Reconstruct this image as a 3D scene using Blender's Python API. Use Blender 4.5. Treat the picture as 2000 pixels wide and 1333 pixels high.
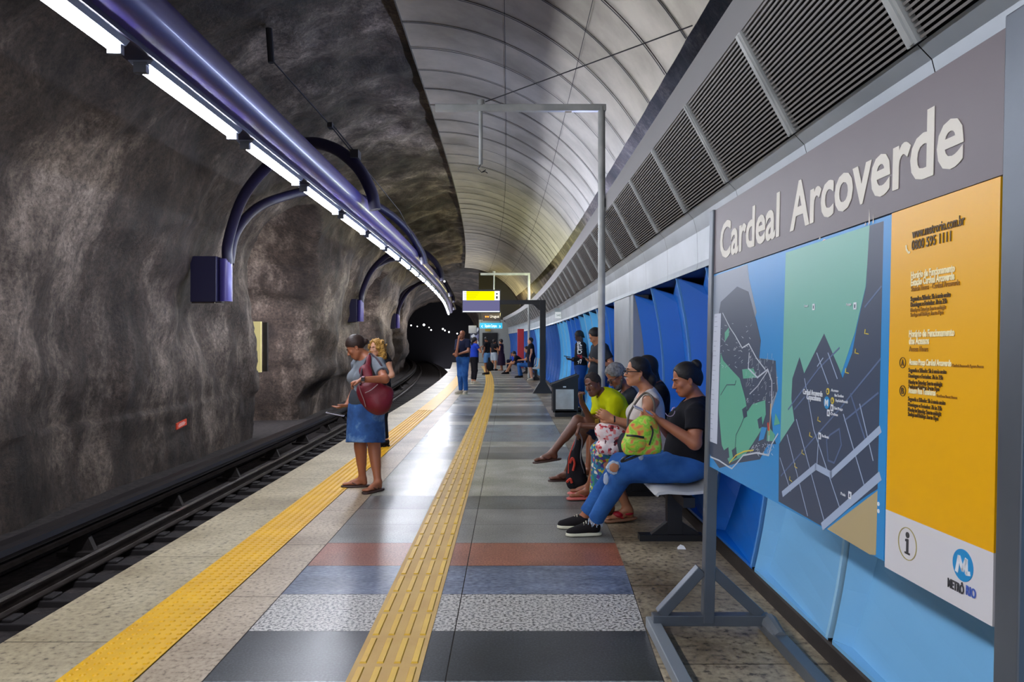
import bpy, math, random
import numpy as np
from mathutils import Vector, Matrix
random.seed(7); np.random.seed(7)
for o in list(bpy.data.objects): bpy.data.objects.remove(o)
SC = bpy.context.scene; COL = SC.collection
# ---------------------------------------------------------------- camera, world, exposure
FPX = 1428.0; CX = 995.0; CY = 668.0; EYE = 1.5
cd = bpy.data.cameras.new('camera'); cam = bpy.data.objects.new('camera', cd); COL.objects.link(cam)
cam.location = (0, 0, EYE); cam.rotation_euler = (math.pi/2, 0, 0)
cd.sensor_width = 36.0; cd.lens = 36.0*FPX/2000; cd.shift_x = 5/2000; cd.shift_y = 1.5/2000
cd.clip_start = .05; cd.clip_end = 400
SC.camera = cam
w = bpy.data.worlds.new('world'); SC.world = w; w.use_nodes = True
w.node_tree.nodes['Background'].inputs[0].default_value = (.92, .92, 1, 1)
w.node_tree.nodes['Background'].inputs[1].default_value = .95
SC.view_settings.view_transform = 'Standard'; SC.view_settings.look = 'None'
SC.view_settings.gamma = 1; SC.view_settings.use_curve_mapping = False
SC.view_settings.exposure = 0.48
TUBE_E = 80.0          # brightness of the tubes over the platform edge
COOL_E, GREEN_E, WARM_E = 150.0, 95.0, 120.0   # unseen tubes added in the cove to light the vault

# ---------------------------------------------------------------- helpers
def V(*a): return Vector(a if len(a) == 3 else a[0])
def lin(h):
    h = h.lstrip('#'); r = []
    for i in (0, 2, 4):
        c = int(h[i:i+2], 16)/255; r.append(c/12.92 if c <= .04045 else ((c+.055)/1.055)**2.4)
    return (r[0], r[1], r[2], 1)
def P(x, y, Y):   # a point of the place seen at that pixel of the photograph, Y metres ahead
    return Vector(((x-CX)*Y/FPX, Y, EYE-(y-CY)*Y/FPX))
def bend(y):
    y = np.asarray(y, float); t = np.clip(y-15, 0, 30)
    return -(t*t)/860.0 - np.clip(y-45, 0, 1000)*(30/430.0)
def bendt(y):     # the track keeps curving on into the tunnel
    y = np.asarray(y, float); t = np.clip(y-15, 0, 400)
    return -(t*t)/860.0
MATS = {}
def mat(name, col, rough=.6, metal=0, spec=.5, noise=None, bump=None, emit=None, coat=0, alpha=None):
    """noise=(scale, hex2, amount, detail)  bump=(scale, strength, distance)"""
    if name in MATS: return MATS[name]
    m = bpy.data.materials.new(name); m.use_nodes = True; nt = m.node_tree; b = nt.nodes['Principled BSDF']
    c = lin(col) if isinstance(col, str) else col
    b.inputs['Base Color'].default_value = c; b.inputs['Roughness'].default_value = rough
    b.inputs['Metallic'].default_value = metal; b.inputs['Specular IOR Level'].default_value = spec
    if coat: b.inputs['Coat Weight'].default_value = coat; b.inputs['Coat Roughness'].default_value = .1
    if emit:
        b.inputs['Emission Color'].default_value = lin(emit[0]); b.inputs['Emission Strength'].default_value = emit[1]
    if noise or bump:
        tc = nt.nodes.new('ShaderNodeTexCoord')
    if noise:
        n = nt.nodes.new('ShaderNodeTexNoise'); n.inputs['Scale'].default_value = noise[0]
        n.inputs['Detail'].default_value = noise[3] if len(noise) > 3 else 5
        nt.links.new(tc.outputs['Object'], n.inputs['Vector'])
        r = nt.nodes.new('ShaderNodeValToRGB'); r.color_ramp.elements[0].position = .5-.5*noise[2]; r.color_ramp.elements[1].position = .5+.5*noise[2]
        r.color_ramp.elements[0].color = lin(noise[1]); r.color_ramp.elements[1].color = c
        nt.links.new(n.outputs['Fac'], r.inputs['Fac']); nt.links.new(r.outputs['Color'], b.inputs['Base Color'])
    if bump:
        n2 = nt.nodes.new('ShaderNodeTexNoise'); n2.inputs['Scale'].default_value = bump[0]; n2.inputs['Detail'].default_value = 4
        nt.links.new(tc.outputs['Object'], n2.inputs['Vector'])
        bp = nt.nodes.new('ShaderNodeBump'); bp.inputs['Strength'].default_value = bump[1]; bp.inputs['Distance'].default_value = bump[2]
        nt.links.new(n2.outputs['Fac'], bp.inputs['Height']); nt.links.new(bp.outputs['Normal'], b.inputs['Normal'])
    MATS[name] = m; return m
def ramp_mat(name, tex, scale, stops, rough=.6, metal=0, bump=0, stretch=(1, 1, 1), detail=6, spec=.5, big=None, dist=.01, interp='LINEAR'):
    if name in MATS: return MATS[name]
    m = bpy.data.materials.new(name); m.use_nodes = True; nt = m.node_tree; b = nt.nodes['Principled BSDF']
    b.inputs['Roughness'].default_value = rough; b.inputs['Metallic'].default_value = metal; b.inputs['Specular IOR Level'].default_value = spec
    tc = nt.nodes.new('ShaderNodeTexCoord'); mp = nt.nodes.new('ShaderNodeMapping'); mp.inputs['Scale'].default_value = stretch
    nt.links.new(tc.outputs['Object'], mp.inputs['Vector'])
    if tex == 'voronoi':
        n = nt.nodes.new('ShaderNodeTexVoronoi'); n.inputs['Scale'].default_value = scale
        sp = nt.nodes.new('ShaderNodeSeparateColor'); nt.links.new(n.outputs['Color'], sp.inputs[0]); fac = sp.outputs[0]
    else:
        n = nt.nodes.new('ShaderNodeTexNoise'); n.inputs['Scale'].default_value = scale; n.inputs['Detail'].default_value = detail; n.inputs['Roughness'].default_value = .6
        fac = n.outputs['Fac']
    nt.links.new(mp.outputs['Vector'], n.inputs['Vector'])
    r = nt.nodes.new('ShaderNodeValToRGB'); r.color_ramp.interpolation = interp
    while len(r.color_ramp.elements) < len(stops): r.color_ramp.elements.new(.5)
    for e, (p, c) in zip(r.color_ramp.elements, stops): e.position = p; e.color = lin(c)
    nt.links.new(fac, r.inputs['Fac']); out = r.outputs['Color']
    if big:
        n3 = nt.nodes.new('ShaderNodeTexNoise'); n3.inputs['Scale'].default_value = big[0]; n3.inputs['Detail'].default_value = 5
        nt.links.new(mp.outputs['Vector'], n3.inputs['Vector'])
        r3 = nt.nodes.new('ShaderNodeValToRGB'); r3.color_ramp.elements[0].position = .5-big[2]/2; r3.color_ramp.elements[1].position = .5+big[2]/2
        r3.color_ramp.elements[0].color = lin(big[1]); r3.color_ramp.elements[1].color = (1, 1, 1, 1)
        nt.links.new(n3.outputs['Fac'], r3.inputs['Fac'])
        mx = nt.nodes.new('ShaderNodeMix'); mx.data_type = 'RGBA'; mx.blend_type = 'MULTIPLY'; mx.inputs['Factor'].default_value = 1
        nt.links.new(out, mx.inputs[6]); nt.links.new(r3.outputs['Color'], mx.inputs[7]); out = mx.outputs[2]
    nt.links.new(out, b.inputs['Base Color'])
    if bump:
        bp = nt.nodes.new('ShaderNodeBump'); bp.inputs['Strength'].default_value = bump; bp.inputs['Distance'].default_value = dist
        nt.links.new(fac, bp.inputs['Height']); nt.links.new(bp.outputs['Normal'], b.inputs['Normal'])
    MATS[name] = m; return m

def link(name, verts, faces, m, parent=None, smooth=False, mis=None):
    me = bpy.data.meshes.new(name)
    me.from_pydata([tuple(v) for v in verts] if not isinstance(verts, np.ndarray) else verts.tolist(), [], faces if not isinstance(faces, np.ndarray) else faces.tolist())
    ms = m if isinstance(m, (list, tuple)) else [m]
    for x in ms: me.materials.append(x)
    if mis is not None: me.polygons.foreach_set('material_index', mis)
    if smooth: me.polygons.foreach_set('use_smooth', [True]*len(me.polygons))
    me.update()
    o = bpy.data.objects.new(name, me); COL.objects.link(o)
    if parent is not None:
        o.parent = parent; o.matrix_parent_inverse = Matrix.Translation(parent.location).inverted() if parent.rotation_euler.z == 0 else parent.matrix_basis.inverted()
    return o
def empty(name, loc=(0, 0, 0)):
    o = bpy.data.objects.new(name, None); COL.objects.link(o); o.location = loc; o.empty_display_size = .1; return o
def tag(o, label=None, cat=None, group=None, kind=None):
    if label: o['label'] = label
    if cat: o['category'] = cat
    if group: o['group'] = group
    if kind: o['kind'] = kind
    return o
class MB:
    def __init__(s): s.v = []; s.f = []; s.mi = []
    def add(s, vs, fs, mi=0):
        n = len(s.v); s.v += [tuple(x) for x in vs]; s.f += [tuple(i+n for i in f) for f in fs]; s.mi += [mi]*len(fs); return s
    def box(s, x0, x1, y0, y1, z0, z1, mi=0):
        vs = [(x, y, z) for x in (x0, x1) for y in (y0, y1) for z in (z0, z1)]
        return s.add(vs, [(0, 1, 3, 2), (4, 6, 7, 5), (0, 4, 5, 1), (2, 3, 7, 6), (0, 2, 6, 4), (1, 5, 7, 3)], mi)
    def obox(s, c, ax, ay, az, mi=0):   # centre and three half axes
        c, ax, ay, az = map(Vector, (c, ax, ay, az))
        vs = [c+i*ax+j*ay+k*az for i in (-1, 1) for j in (-1, 1) for k in (-1, 1)]
        return s.add(vs, [(0, 1, 3, 2), (4, 6, 7, 5), (0, 4, 5, 1), (2, 3, 7, 6), (0, 2, 6, 4), (1, 5, 7, 3)], mi)
    def beam(s, a, b, wd, th, up=(0, 0, 1), mi=0):
        a, b, up = Vector(a), Vector(b), Vector(up); d = (b-a); l = d.length; d.normalize()
        sd = d.cross(up); sd.normalize(); u2 = sd.cross(d)
        return s.obox((a+b)/2, d*l/2, sd*wd/2, u2*th/2, mi)
    def tube(s, pts, r, n=12, mi=0, caps=True):
        pts = [Vector(p) for p in pts]; rs = r if isinstance(r, (list, tuple)) else [r]*len(pts)
        vs = []; fs = []; prev = None
        for i, p in enumerate(pts):
            t = (pts[min(i+1, len(pts)-1)]-pts[max(i-1, 0)]).normalized()
            if prev is None:
                prev = t.cross(Vector((0, 0, 1)) if abs(t.z) < .9 else Vector((0, 1, 0))).normalized()
            prev = (prev-t*prev.dot(t)).normalized(); q = t.cross(prev)
            for k in range(n):
                a = 2*math.pi*k/n; vs.append(p+(prev*math.cos(a)+q*math.sin(a))*rs[i])
        for i in range(len(pts)-1):
            for k in range(n):
                a, b = i*n+k, i*n+(k+1) % n; fs.append((a, b, b+n, a+n))
        if caps: fs.append(tuple(range(n))[::-1]); fs.append(tuple(range(len(vs)-n, len(vs))))
        return s.add(vs, fs, mi)
    def cyl(s, a, b, r, n=20, mi=0): return s.tube([a, b], r, n, mi)
    def prism(s, poly, d, mi=0):       # poly: 3D points, extruded by vector d
        n = len(poly); p = [Vector(x) for x in poly]; d = Vector(d)
        return s.add(p+[x+d for x in p], [tuple(range(n)), tuple(range(2*n-1, n-1, -1))]+[(i, (i+1) % n, (i+1) % n+n, i+n) for i in range(n)], mi)
    def build(s, name, m, parent=None, smooth=False, bf=None, bevel=0):
        v = np.array(s.v, float)
        if bf is not None: v[:, 0] += bf(v[:, 1])
        o = link(name, v, s.f, m, parent, smooth, s.mi if isinstance(m, (list, tuple)) else None)
        if bevel:
            md = o.modifiers.new('bevel', 'BEVEL'); md.width = bevel; md.segments = 2; md.limit_method = 'ANGLE'
        if smooth:
            try:
                o.data.set_sharp_from_angle(angle=math.radians(40))
            except Exception: pass
        return o
def strip(s, prof, ys, mi=0):          # sweep an (x,z) profile along the y stations
    n = len(prof); vs = [(x, y, z) for y in ys for (x, z) in prof]
    fs = [(i*n+k, i*n+k+1, (i+1)*n+k+1, (i+1)*n+k) for i in range(len(ys)-1) for k in range(n-1)]
    s.add(vs, fs, mi)
def sweepbox(s, x0, x1, z0, z1, ys, mi=0):
    strip(s, [(x0, z0), (x1, z0), (x1, z1), (x0, z1), (x0, z0)], ys, mi)
    for y in (ys[0], ys[-1]): s.add([(x0, y, z0), (x1, y, z0), (x1, y, z1), (x0, y, z1)], [(0, 1, 2, 3)], mi)
def hash3(i, j, k, seed):
    n = (i*374761393+j*668265263+k*2147483647+seed*1274126177) & 0xffffffff
    n = ((n ^ (n >> 13))*1274126177) & 0xffffffff
    return ((n ^ (n >> 16)) & 0xffff)/32767.5-1
def vnoise(x, y, z, seed=0):
    xi, yi, zi = np.floor(x).astype(np.int64), np.floor(y).astype(np.int64), np.floor(z).astype(np.int64)
    fx, fy, fz = x-xi, y-yi, z-zi
    fx, fy, fz = [t*t*(3-2*t) for t in (fx, fy, fz)]
    r = 0
    for a in (0, 1):
        for b in (0, 1):
            for c in (0, 1):
                r = r+hash3(xi+a, yi+b, zi+c, seed)*(fx if a else 1-fx)*(fy if b else 1-fy)*(fz if c else 1-fz)
    return r
def fbm(x, y, z, o=4, seed=0):
    r = 0; a = 1
    for i in range(o): r = r+a*vnoise(x*2**i, y*2**i, z*2**i, seed+i); a *= .5
    return r
def textmesh(name, s, m, origin, X, Yv, size, parent, width=None, bold=0, align='LEFT', depth=.0006, shear=0):
    cu = bpy.data.curves.new('txt', 'FONT'); cu.body = s; cu.size = size; cu.offset = bold*size; cu.extrude = depth; cu.resolution_u = 3; cu.shear = shear
    cu.align_x = align
    to = bpy.data.objects.new('txt', cu); COL.objects.link(to); bpy.context.view_layer.update()
    me = bpy.data.meshes.new_from_object(to); bpy.data.objects.remove(to)
    co = np.empty(len(me.vertices)*3); me.vertices.foreach_get('co', co); co = co.reshape(-1, 3)
    if width:
        x0, x1 = co[:, 0].min(), co[:, 0].max(); k = width/(x1-x0); co[:, 0] = (co[:, 0]-(x0 if align == 'LEFT' else 0))*k
    X = Vector(X).normalized(); Yv = Vector(Yv).normalized(); N = X.cross(Yv); o0 = Vector(origin)
    R = np.array([X, Yv, N]); co = co@R+np.array(o0)
    me.vertices.foreach_set('co', co.ravel()); me.materials.clear(); me.materials.append(m); me.update()
    o = bpy.data.objects.new(name, me); COL.objects.link(o)
    if parent is not None: o.parent = parent; o.matrix_parent_inverse = Matrix.Translation(parent.location).inverted()
    return o

# ---------------------------------------------------------------- materials of the place
def rockmat():
    m = bpy.data.materials.new('rock'); m.use_nodes = True; nt = m.node_tree; b = nt.nodes['Principled BSDF']
    b.inputs['Roughness'].default_value = .62; b.inputs['Specular IOR Level'].default_value = .4
    tc = nt.nodes.new('ShaderNodeTexCoord')
    def noise(sc, det, st=(1, 1, 1), rg=.6):
        mp = nt.nodes.new('ShaderNodeMapping'); mp.inputs['Scale'].default_value = st; nt.links.new(tc.outputs['Object'], mp.inputs['Vector'])
        n = nt.nodes.new('ShaderNodeTexNoise'); n.inputs['Scale'].default_value = sc; n.inputs['Detail'].default_value = det; n.inputs['Roughness'].default_value = rg
        nt.links.new(mp.outputs['Vector'], n.inputs['Vector']); return n.outputs['Fac']
    n1 = noise(.45, 12, (1, 1, .6), .72); n2 = noise(14, 10, (1, 1, 1), .8); n4 = noise(2.2, 6, (1, 1, .35))
    r = nt.nodes.new('ShaderNodeValToRGB'); e = r.color_ramp.elements
    e[0].position = .36; e[0].color = lin('#2c2420'); e[1].position = .64; e[1].color = lin('#9f9387')
    x = e.new(.5); x.color = lin('#51463e')
    nt.links.new(n1, r.inputs['Fac'])
    r2 = nt.nodes.new('ShaderNodeValToRGB'); r2.color_ramp.elements[0].position = .36; r2.color_ramp.elements[1].position = .62
    r2.color_ramp.elements[0].color = (.30, .28, .28, 1); r2.color_ramp.elements[1].color = (1.35, 1.3, 1.28, 1)
    nt.links.new(n2, r2.inputs['Fac'])
    r4 = nt.nodes.new('ShaderNodeValToRGB'); r4.color_ramp.elements[0].position = .35; r4.color_ramp.elements[1].position = .65
    r4.color_ramp.elements[0].color = (.55, .52, .5, 1); r4.color_ramp.elements[1].color = (1.2, 1.18, 1.15, 1)
    nt.links.new(n4, r4.inputs['Fac'])
    a = nt.nodes.new('ShaderNodeMix'); a.data_type = 'RGBA'; a.blend_type = 'MULTIPLY'; a.inputs['Factor'].default_value = 1
    c = nt.nodes.new('ShaderNodeMix'); c.data_type = 'RGBA'; c.blend_type = 'MULTIPLY'; c.inputs['Factor'].default_value = 1
    nt.links.new(r.outputs['Color'], a.inputs[6]); nt.links.new(r2.outputs['Color'], a.inputs[7])
    nt.links.new(a.outputs[2], c.inputs[6]); nt.links.new(r4.outputs['Color'], c.inputs[7]); nt.links.new(c.outputs[2], b.inputs['Base Color'])
    bp = nt.nodes.new('ShaderNodeBump'); bp.inputs['Strength'].default_value = .8; bp.inputs['Distance'].default_value = .07
    ad = nt.nodes.new('ShaderNodeMath'); ad.operation = 'ADD'; nt.links.new(n2, ad.inputs[0]); nt.links.new(n4, ad.inputs[1])
    nt.links.new(ad.outputs[0], bp.inputs['Height']); nt.links.new(bp.outputs['Normal'], b.inputs['Normal'])
    return m
ROCK = rockmat()
STEEL = mat('brushed_steel', '#bcc3c9', .38, .25, noise=(1.5, '#98a0a6', .5), bump=(60, .03, .002))
VAULT = ramp_mat('vault_sheet', 'noise', .8, [(.35, '#8f887a'), (.65, '#b8b1a2')], rough=.36, metal=.55, bump=.0)
SEAM = mat('seam_black', '#15141a', .7)
BLACKM = mat('black_paint', '#17181c', .45)
DARKGAP = mat('dark_gap', '#14121c', .8)
PURPLE = mat('purple_enamel', '#4c4290', .36, .1, noise=(.7, '#3d3576', .6), coat=.2)
PURPLEDK = mat('purple_dark', '#1d1a38', .45)
WHITEP = mat('pole_paint', '#c6c9c7', .4, .1, noise=(3, '#8d9190', .5))
GALV = mat('sign_frame_grey', '#6d747c', .42, .5, noise=(2, '#5a6068', .5))
RAILM = mat('rail_steel', '#57504c', .35, .8, noise=(6, '#3c3330', .6))
RAILTOP = mat('rail_top', '#a19a94', .2, .9)
RUST = mat('dark_rusty', '#2e2725', .7, .1, noise=(5, '#1a1616', .6), bump=(30, .3, .01))
BED = ramp_mat('track_bed', 'noise', 9, [(.35, '#1d191a'), (.7, '#3f3836')], rough=.85, bump=.6, dist=.03)
SLEEP = mat('sleeper_dark', '#2b2627', .75, noise=(8, '#171416', .6), bump=(20, .3, .01))
YEL = mat('tactile_yellow', '#e8b400', .42, noise=(3, '#cf9a00', .6), bump=(80, .15, .003))
YELD = mat('tactile_ochre', '#cda95a', .5, noise=(4, '#b88f45', .6), bump=(60, .15, .003))
YELB = mat('tactile_bar', '#e6bd38', .4, noise=(5, '#cd9f2c', .6))
GROUT = mat('grout', '#3f3b38', .8)
def granite(name, a, b2, c, sc=60, rough=.3, st=(1, 1, 1), big=None): return ramp_mat(name, 'noise', sc, [(.36, a), (.5, b2), (.66, c)], rough=rough, stretch=st, big=big or (2.5, '#c4c2be', .5), bump=.02, dist=.001, spec=.38)
G_BLACK = granite('granite_black', '#2e3135', '#3b3f43', '#50555a', 90, .28)
G_SALT = ramp_mat('granite_salt', 'noise', 58, [(.4, '#4e4d4b'), (.47, '#9c9994'), (.56, '#c6c2bc')], rough=.32, stretch=(1, 1, 1), detail=3, spec=.4)
G_BLUE = granite('granite_blue', '#566079', '#77829a', '#98a2b2', 26, .28, (1, 2.2, 1), big=(2.2, '#8e9499', .5))
G_RED = granite('granite_red', '#7b4738', '#a3634e', '#bb8068', 75, .3)
G_GREY = granite('granite_grey', '#71716e', '#8b8b87', '#a2a29c', 80, .28)
G_GREY2 = granite('granite_grey_dark', '#575a5a', '#6e7170', '#858886', 50, .28)
G_LIGHT = granite('granite_light', '#9a9b90', '#b3b3a8', '#c4c4ba', 60, .25)
G_LIGHT2 = granite('granite_pale', '#b5b5a8', '#cbcabf', '#d8d8ce', 60, .28)
G_BLUEG = granite('granite_bluegrey', '#757d83', '#8c9499', '#a1a8aa', 50, .25)
G_BEIGE = ramp_mat('granite_beige', 'noise', 28, [(.33, '#6b6352'), (.43, '#b9ad90'), (.62, '#d2c7a8')], rough=.42, big=(1.2, '#a49a8b', .5), bump=.03, dist=.002)
G_PINK = ramp_mat('granite_pinkbeige', 'noise', 40, [(.34, '#70604c'), (.45, '#b7a58b'), (.64, '#cbbba2')], rough=.4, big=(1.5, '#b5aa9c', .5))
G_WARM = ramp_mat('granite_warm', 'noise', 26, [(.34, '#62574a'), (.46, '#b0a186'), (.64, '#cdbd9d')], rough=.42, big=(1.7, '#6f655c', .45), bump=.03, dist=.002)
ROYAL = mat('wall_royal_blue', '#0474da', .38, noise=(.8, '#0568c8', .7))
ROYAL2 = mat('wall_bright_blue', '#1a6bd8', .38)
SKY = mat('wall_sky_blue', '#66c6fa', .38, noise=(.9, '#56b8f0', .6))
DEEP = mat('wall_deep_blue', '#155aae', .4)
NEARB = mat('wall_pale_blue', '#86c6f2', .38, noise=(.7, '#7abcec', .6))
SLAT = mat('grille_slat', '#84807d', .5, .3)

# ================================================================ THE SETTING
# ---- rock tunnel
def rockX():
    A = np.concatenate([np.linspace(0, 1, 45, endpoint=False), 1+np.linspace(0, 1, 150)])
    ys = [-5.0]
    while ys[-1] < 95:
        y = ys[-1]; ys.append(y+(.16 if y < 3 else .10 if y < 24 else .16 if y < 40 else .45 if y < 62 else 1.5))
    ys = np.array(ys)
    a, Y = np.meshgrid(A, ys)
    th = np.clip(a-1, 0, 1)*math.radians(212)          # 0 = left springing .. over the top .. right
    cx, cz = -1.7, 2.35
    ra = np.where(th < math.pi/2, 4.9, 4.62)
    X = cx-ra*np.cos(th); Z = cz+4.32*np.sin(th)
    low = a < 1
    Z = np.where(low, -1.45+(cz+1.45)*a, Z); X = np.where(low, -6.6-.0*a, X)
    # outward directions
    nx = np.where(low, -1.0, -np.cos(th)); nz = np.where(low, 0.0, np.sin(th))
    left = (X < -2.2)
    # niches (cross passages blocked with rough rock)
    def sm(e0, e1, x): t = np.clip((x-e0)/(e1-e0), 0, 1); return t*t*(3-2*t)
    dep = 0
    wob = .35*vnoise(Z*.9, Y*0, Z*0, 5)+.12*vnoise(Z*3, Y*0, Z*0, 6)
    for ya, yb, zt, dd in ((18.7, 22.3, 5.3, 2.6), (33.5, 37.5, 5.0, 2.6), (47, 51.5, 5.0, 2.6)):
        arch = sm(0, .5, zt-1.1*((Y-(ya+yb)/2)/((yb-ya)/2))**2-Z)
        dep = dep+dd*sm(ya, ya+.22, Y+wob*.6)*sm(yb+.5, yb, Y+wob)*arch*(X < -3.5)
    # swelling pillars beyond the niches
    bul = 0
    for yc, wd, am in ((24.5, 2.2, .85), (30, 1.6, .45), (40, 2.2, .8), (45, 1.5, .4), (54, 2.5, .8), (13.6, 1.6, .25), (5.2, 1.3, .25)):
        bul = bul+am*np.exp(-((Y-yc)/wd)**2)*sm(-.4, .8, Z)*sm(6.2, 3.6, Z)*(X < -3)
    big = fbm(X*.45+3, Y*.32, Z*.5, 3, 11)*.26+np.where(left, 1, .45)*fbm(X*1.3, Y*.9, Z*.7, 3, 23)*.09
    fine = fbm(X*4.2, Y*3.2, Z*3.0, 3, 41)*.035
    ripple = np.where(X > -4.5, .05*np.sin(Y*4.2+3*vnoise(X*.8, Y*.5, Z*.8, 9)+X*1.2), 0)
    big = np.clip(big, -.22, .5)
    d = np.clip(big, -.16, .5)*np.where(Z < .2, .6, 1)+fine+ripple*.6+dep-bul
    # keep clear of the metal vault
    d = np.where((X > -1.9), np.maximum(d*.5, -.06), d)
    X2 = X+nx*d; Z2 = Z+nz*d
    yn = Y+.25*(dep > .3)*vnoise(X*1.1, Y*1.1, Z*1.1, 77)
    X2 = X2+bendt(Y)
    verts = np.stack([X2, yn, Z2], -1).reshape(-1, 3); n = len(A); r = len(ys)
    idx = np.arange(n*r).reshape(r, n)
    f = np.stack([idx[:-1, :-1], idx[1:, :-1], idx[1:, 1:], idx[:-1, 1:]], -1).reshape(-1, 4)
    return verts, f
vv, ff = rockX()
o = link('wall_left', vv, ff, ROCK, smooth=True); tag(o, 'rough dark rock wall and vault of the tunnel over the track', 'wall', kind='structure')
YS = list(np.arange(-4, 15, 1.0))+list(np.arange(15, 52.1, .5))
YT = list(np.arange(-5, 15, 2.0))+list(np.arange(15, 95, 1.0))
# ---- metal vault over the platform
VC = (-1.7, 2.35); VR = 4.15
b = MB(); sm_ = MB(); nphi = 34
ph0, ph1 = math.asin(.03/VR), math.asin(3.50/VR)
prof = [(VC[0]+VR*math.sin(ph0+(ph1-ph0)*i/nphi), VC[1]+VR*math.cos(ph0+(ph1-ph0)*i/nphi)) for i in range(nphi+1)]
y0 = 3.4; k = 0
vys = [y0+i*1.0 for i in range(-6, 47)]
rr = random.Random(3)
for y in vys[:-1]:
    # each hoop of sheets sits a hair differently, as the reflections show
    ta = rr.uniform(-.012, .012); ys_ = [y+.008, y+.35, y+.65, y+.992]
    bb = [0, .010+ta*.3, .010, 0]
    vs = []; 
    for j, yy in enumerate(ys_):
        for i, (x, z) in enumerate(prof):
            rr2 = 1+(bb[j]+ta*(yy-y-.5))/VR
            vs.append((VC[0]+(x-VC[0])*rr2, yy, VC[1]+(z-VC[1])*rr2))
    n = len(prof); fs = [(j*n+i, j*n+i+1, (j+1)*n+i+1, (j+1)*n+i) for j in range(3) for i in range(n-1)]
    b.add(vs, fs, 0)
for y in vys:
    strip(sm_, [(VC[0]+(x-VC[0])*.9955, VC[1]+(z-VC[1])*.9955) for x, z in prof], [y-.014, y+.014])
for t in (.40, .70):                                  # lengthwise joints between sheets
    p = ph0+(ph1-ph0)*t; r1 = VR-.02
    prj = [(VC[0]+r1*math.sin(p+q), VC[1]+r1*math.cos(p+q)) for q in (-.0012, .0012)]
    strip(sm_, prj, vys[:])
# end lip of the vault along its free edge
cr = empty('ceiling'); tag(cr, 'curved sheet metal vault lining over the platform', 'ceiling', kind='structure')
b.build('ceiling_sheets', VAULT, cr, smooth=True, bf=bend)
sm_.build('ceiling_seams', SEAM, cr, bf=bend)
e = MB(); sweepbox(e, prof[0][0]-.02, prof[0][0], prof[0][1]-.01, prof[0][1]+.12, vys); e.build('ceiling_edge', mat('edge_dark', '#4a463f', .6), cr, bf=bend)
# ---- platform slab and its paving
b = MB(); sweepbox(b, -2.53, 2.4, -1.4, -.004, YS+[53, 54]); fl = b.build('floor', GROUT, bf=bend)
tag(fl, 'station platform paved with bands of coloured granite', 'floor', kind='structure')
pv = MB()
FM = [G_BLACK, G_SALT, G_BLUE, G_RED, G_GREY, G_GREY2, G_LIGHT, G_LIGHT2, G_BLUEG, G_BEIGE, G_PINK, G_WARM]
seq = [0, 1, 2, 3, 4, 4, 5, 6, 6, 6, 6, 5, 4, 6, 8, 8, 8, 8, 7, 5, 0, 8, 5, 5, 4, 7, 6, 4, 6, 4, 6, 6, 7, 5, 0, 5, 6, 0, 5, 6, 0, 7, 5, 4, 5, 7]
def rb(y):    # right edge of the coloured bands
    return float(np.interp(y, [0, 3.3, 5.2, 6.1, 8, 60], [.60, .68, .785, .80, .82, .84]))
LT = .553
def row(ya, yb, mi):
    g = .002
    for (xa, xb) in ((-1.352, -.286), (-.280, None)):
        n = 1
        pa = [(xa, ya+g), (rb(ya) if xb is None else xb, ya+g), (rb(yb) if xb is None else xb, yb-g), (xa, yb-g)]
        pv.add([(x, y, 0) for x, y in pa], [(0, 1, 2, 3)], mi)
for i in range(-6, 88):
    ya = 3.235+i*LT
    mi = seq[i] if 0 <= i < len(seq) else ([1, 4, 0, 6, 5, 8][i % 6] if i < 0 else [5, 6, 4, 6, 0, 7, 6][i % 7])
    row(ya, ya+LT, mi)
for xa, xb, mi, off, L in ((-2.53, -2.003, 9, .3, 1.45), (-1.657, -1.356, 10, .9, 1.1)):
    y = -1+off
    while y < 52: pv.add([(xa+.003, y+.003, 0), (xb-.002, y+.003, 0), (xb-.002, y+L-.003, 0), (xa+.003, y+L-.003, 0)], [(0, 1, 2, 3)], mi); y += L
y = -1
while y < 52: pv.add([(rb(y)+.004, y+.003, 0), (2.38, y+.003, 0), (2.38, y+1.1-.003, 0), (rb(y+1.1)+.004, y+1.1-.003, 0)], [(0, 1, 2, 3)], 11); y += 1.1
pv.build('floor_tiles', FM, fl, bf=bend)
# ---- tactile strips
dot = MB(); ysn = [y for y in YS if -1 <= y <= 45]
sweepbox(dot, -2.0, -1.66, -.002, .004, ysn, 0)
yy = 2.6; pt = .057
while yy < 16:
    for c in range(6):
        x = -1.973+c*pt; r0, r1, h = .017, .010, .0055
        vs = [(x+r*math.cos(a), yy+r*math.sin(a), z) for r, z in ((r0, .004), (r1, .004+h)) for a in [q*math.pi/4 for q in range(8)]]
        dot.add(vs, [(i, (i+1) % 8, (i+1) % 8+8, i+8) for i in range(8)]+[tuple(range(8, 16))], 0)
    yy += pt
o = dot.build('warning_strip', [YEL], bf=bend); tag(o, 'yellow studded warning strip along the platform edge', 'tactile paving')
o['kind'] = 'thing'
bar = MB(); sweepbox(bar, -.722, -.402, -.002, .003, ysn, 0)
y = 2.9; st = .1625*2
for i in range(118):
    ya = 3.40-.326*2+i*.326
    for c in range(4):
        x = -.682+c*.080
        z0, z1 = .003, .009; x0, x1, a, b_ = x-.017, x+.017, ya, ya+.285
        bar.add([(x0, a, z0), (x1, a, z0), (x1, b_, z0), (x0, b_, z0), (x0+.004, a+.006, z1), (x1-.004, a+.006, z1), (x1-.004, b_-.006, z1), (x0+.004, b_-.006, z1)],
                [(0, 1, 5, 4), (1, 2, 6, 5), (2, 3, 7, 6), (3, 0, 4, 7), (4, 5, 6, 7)], 1)
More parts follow.
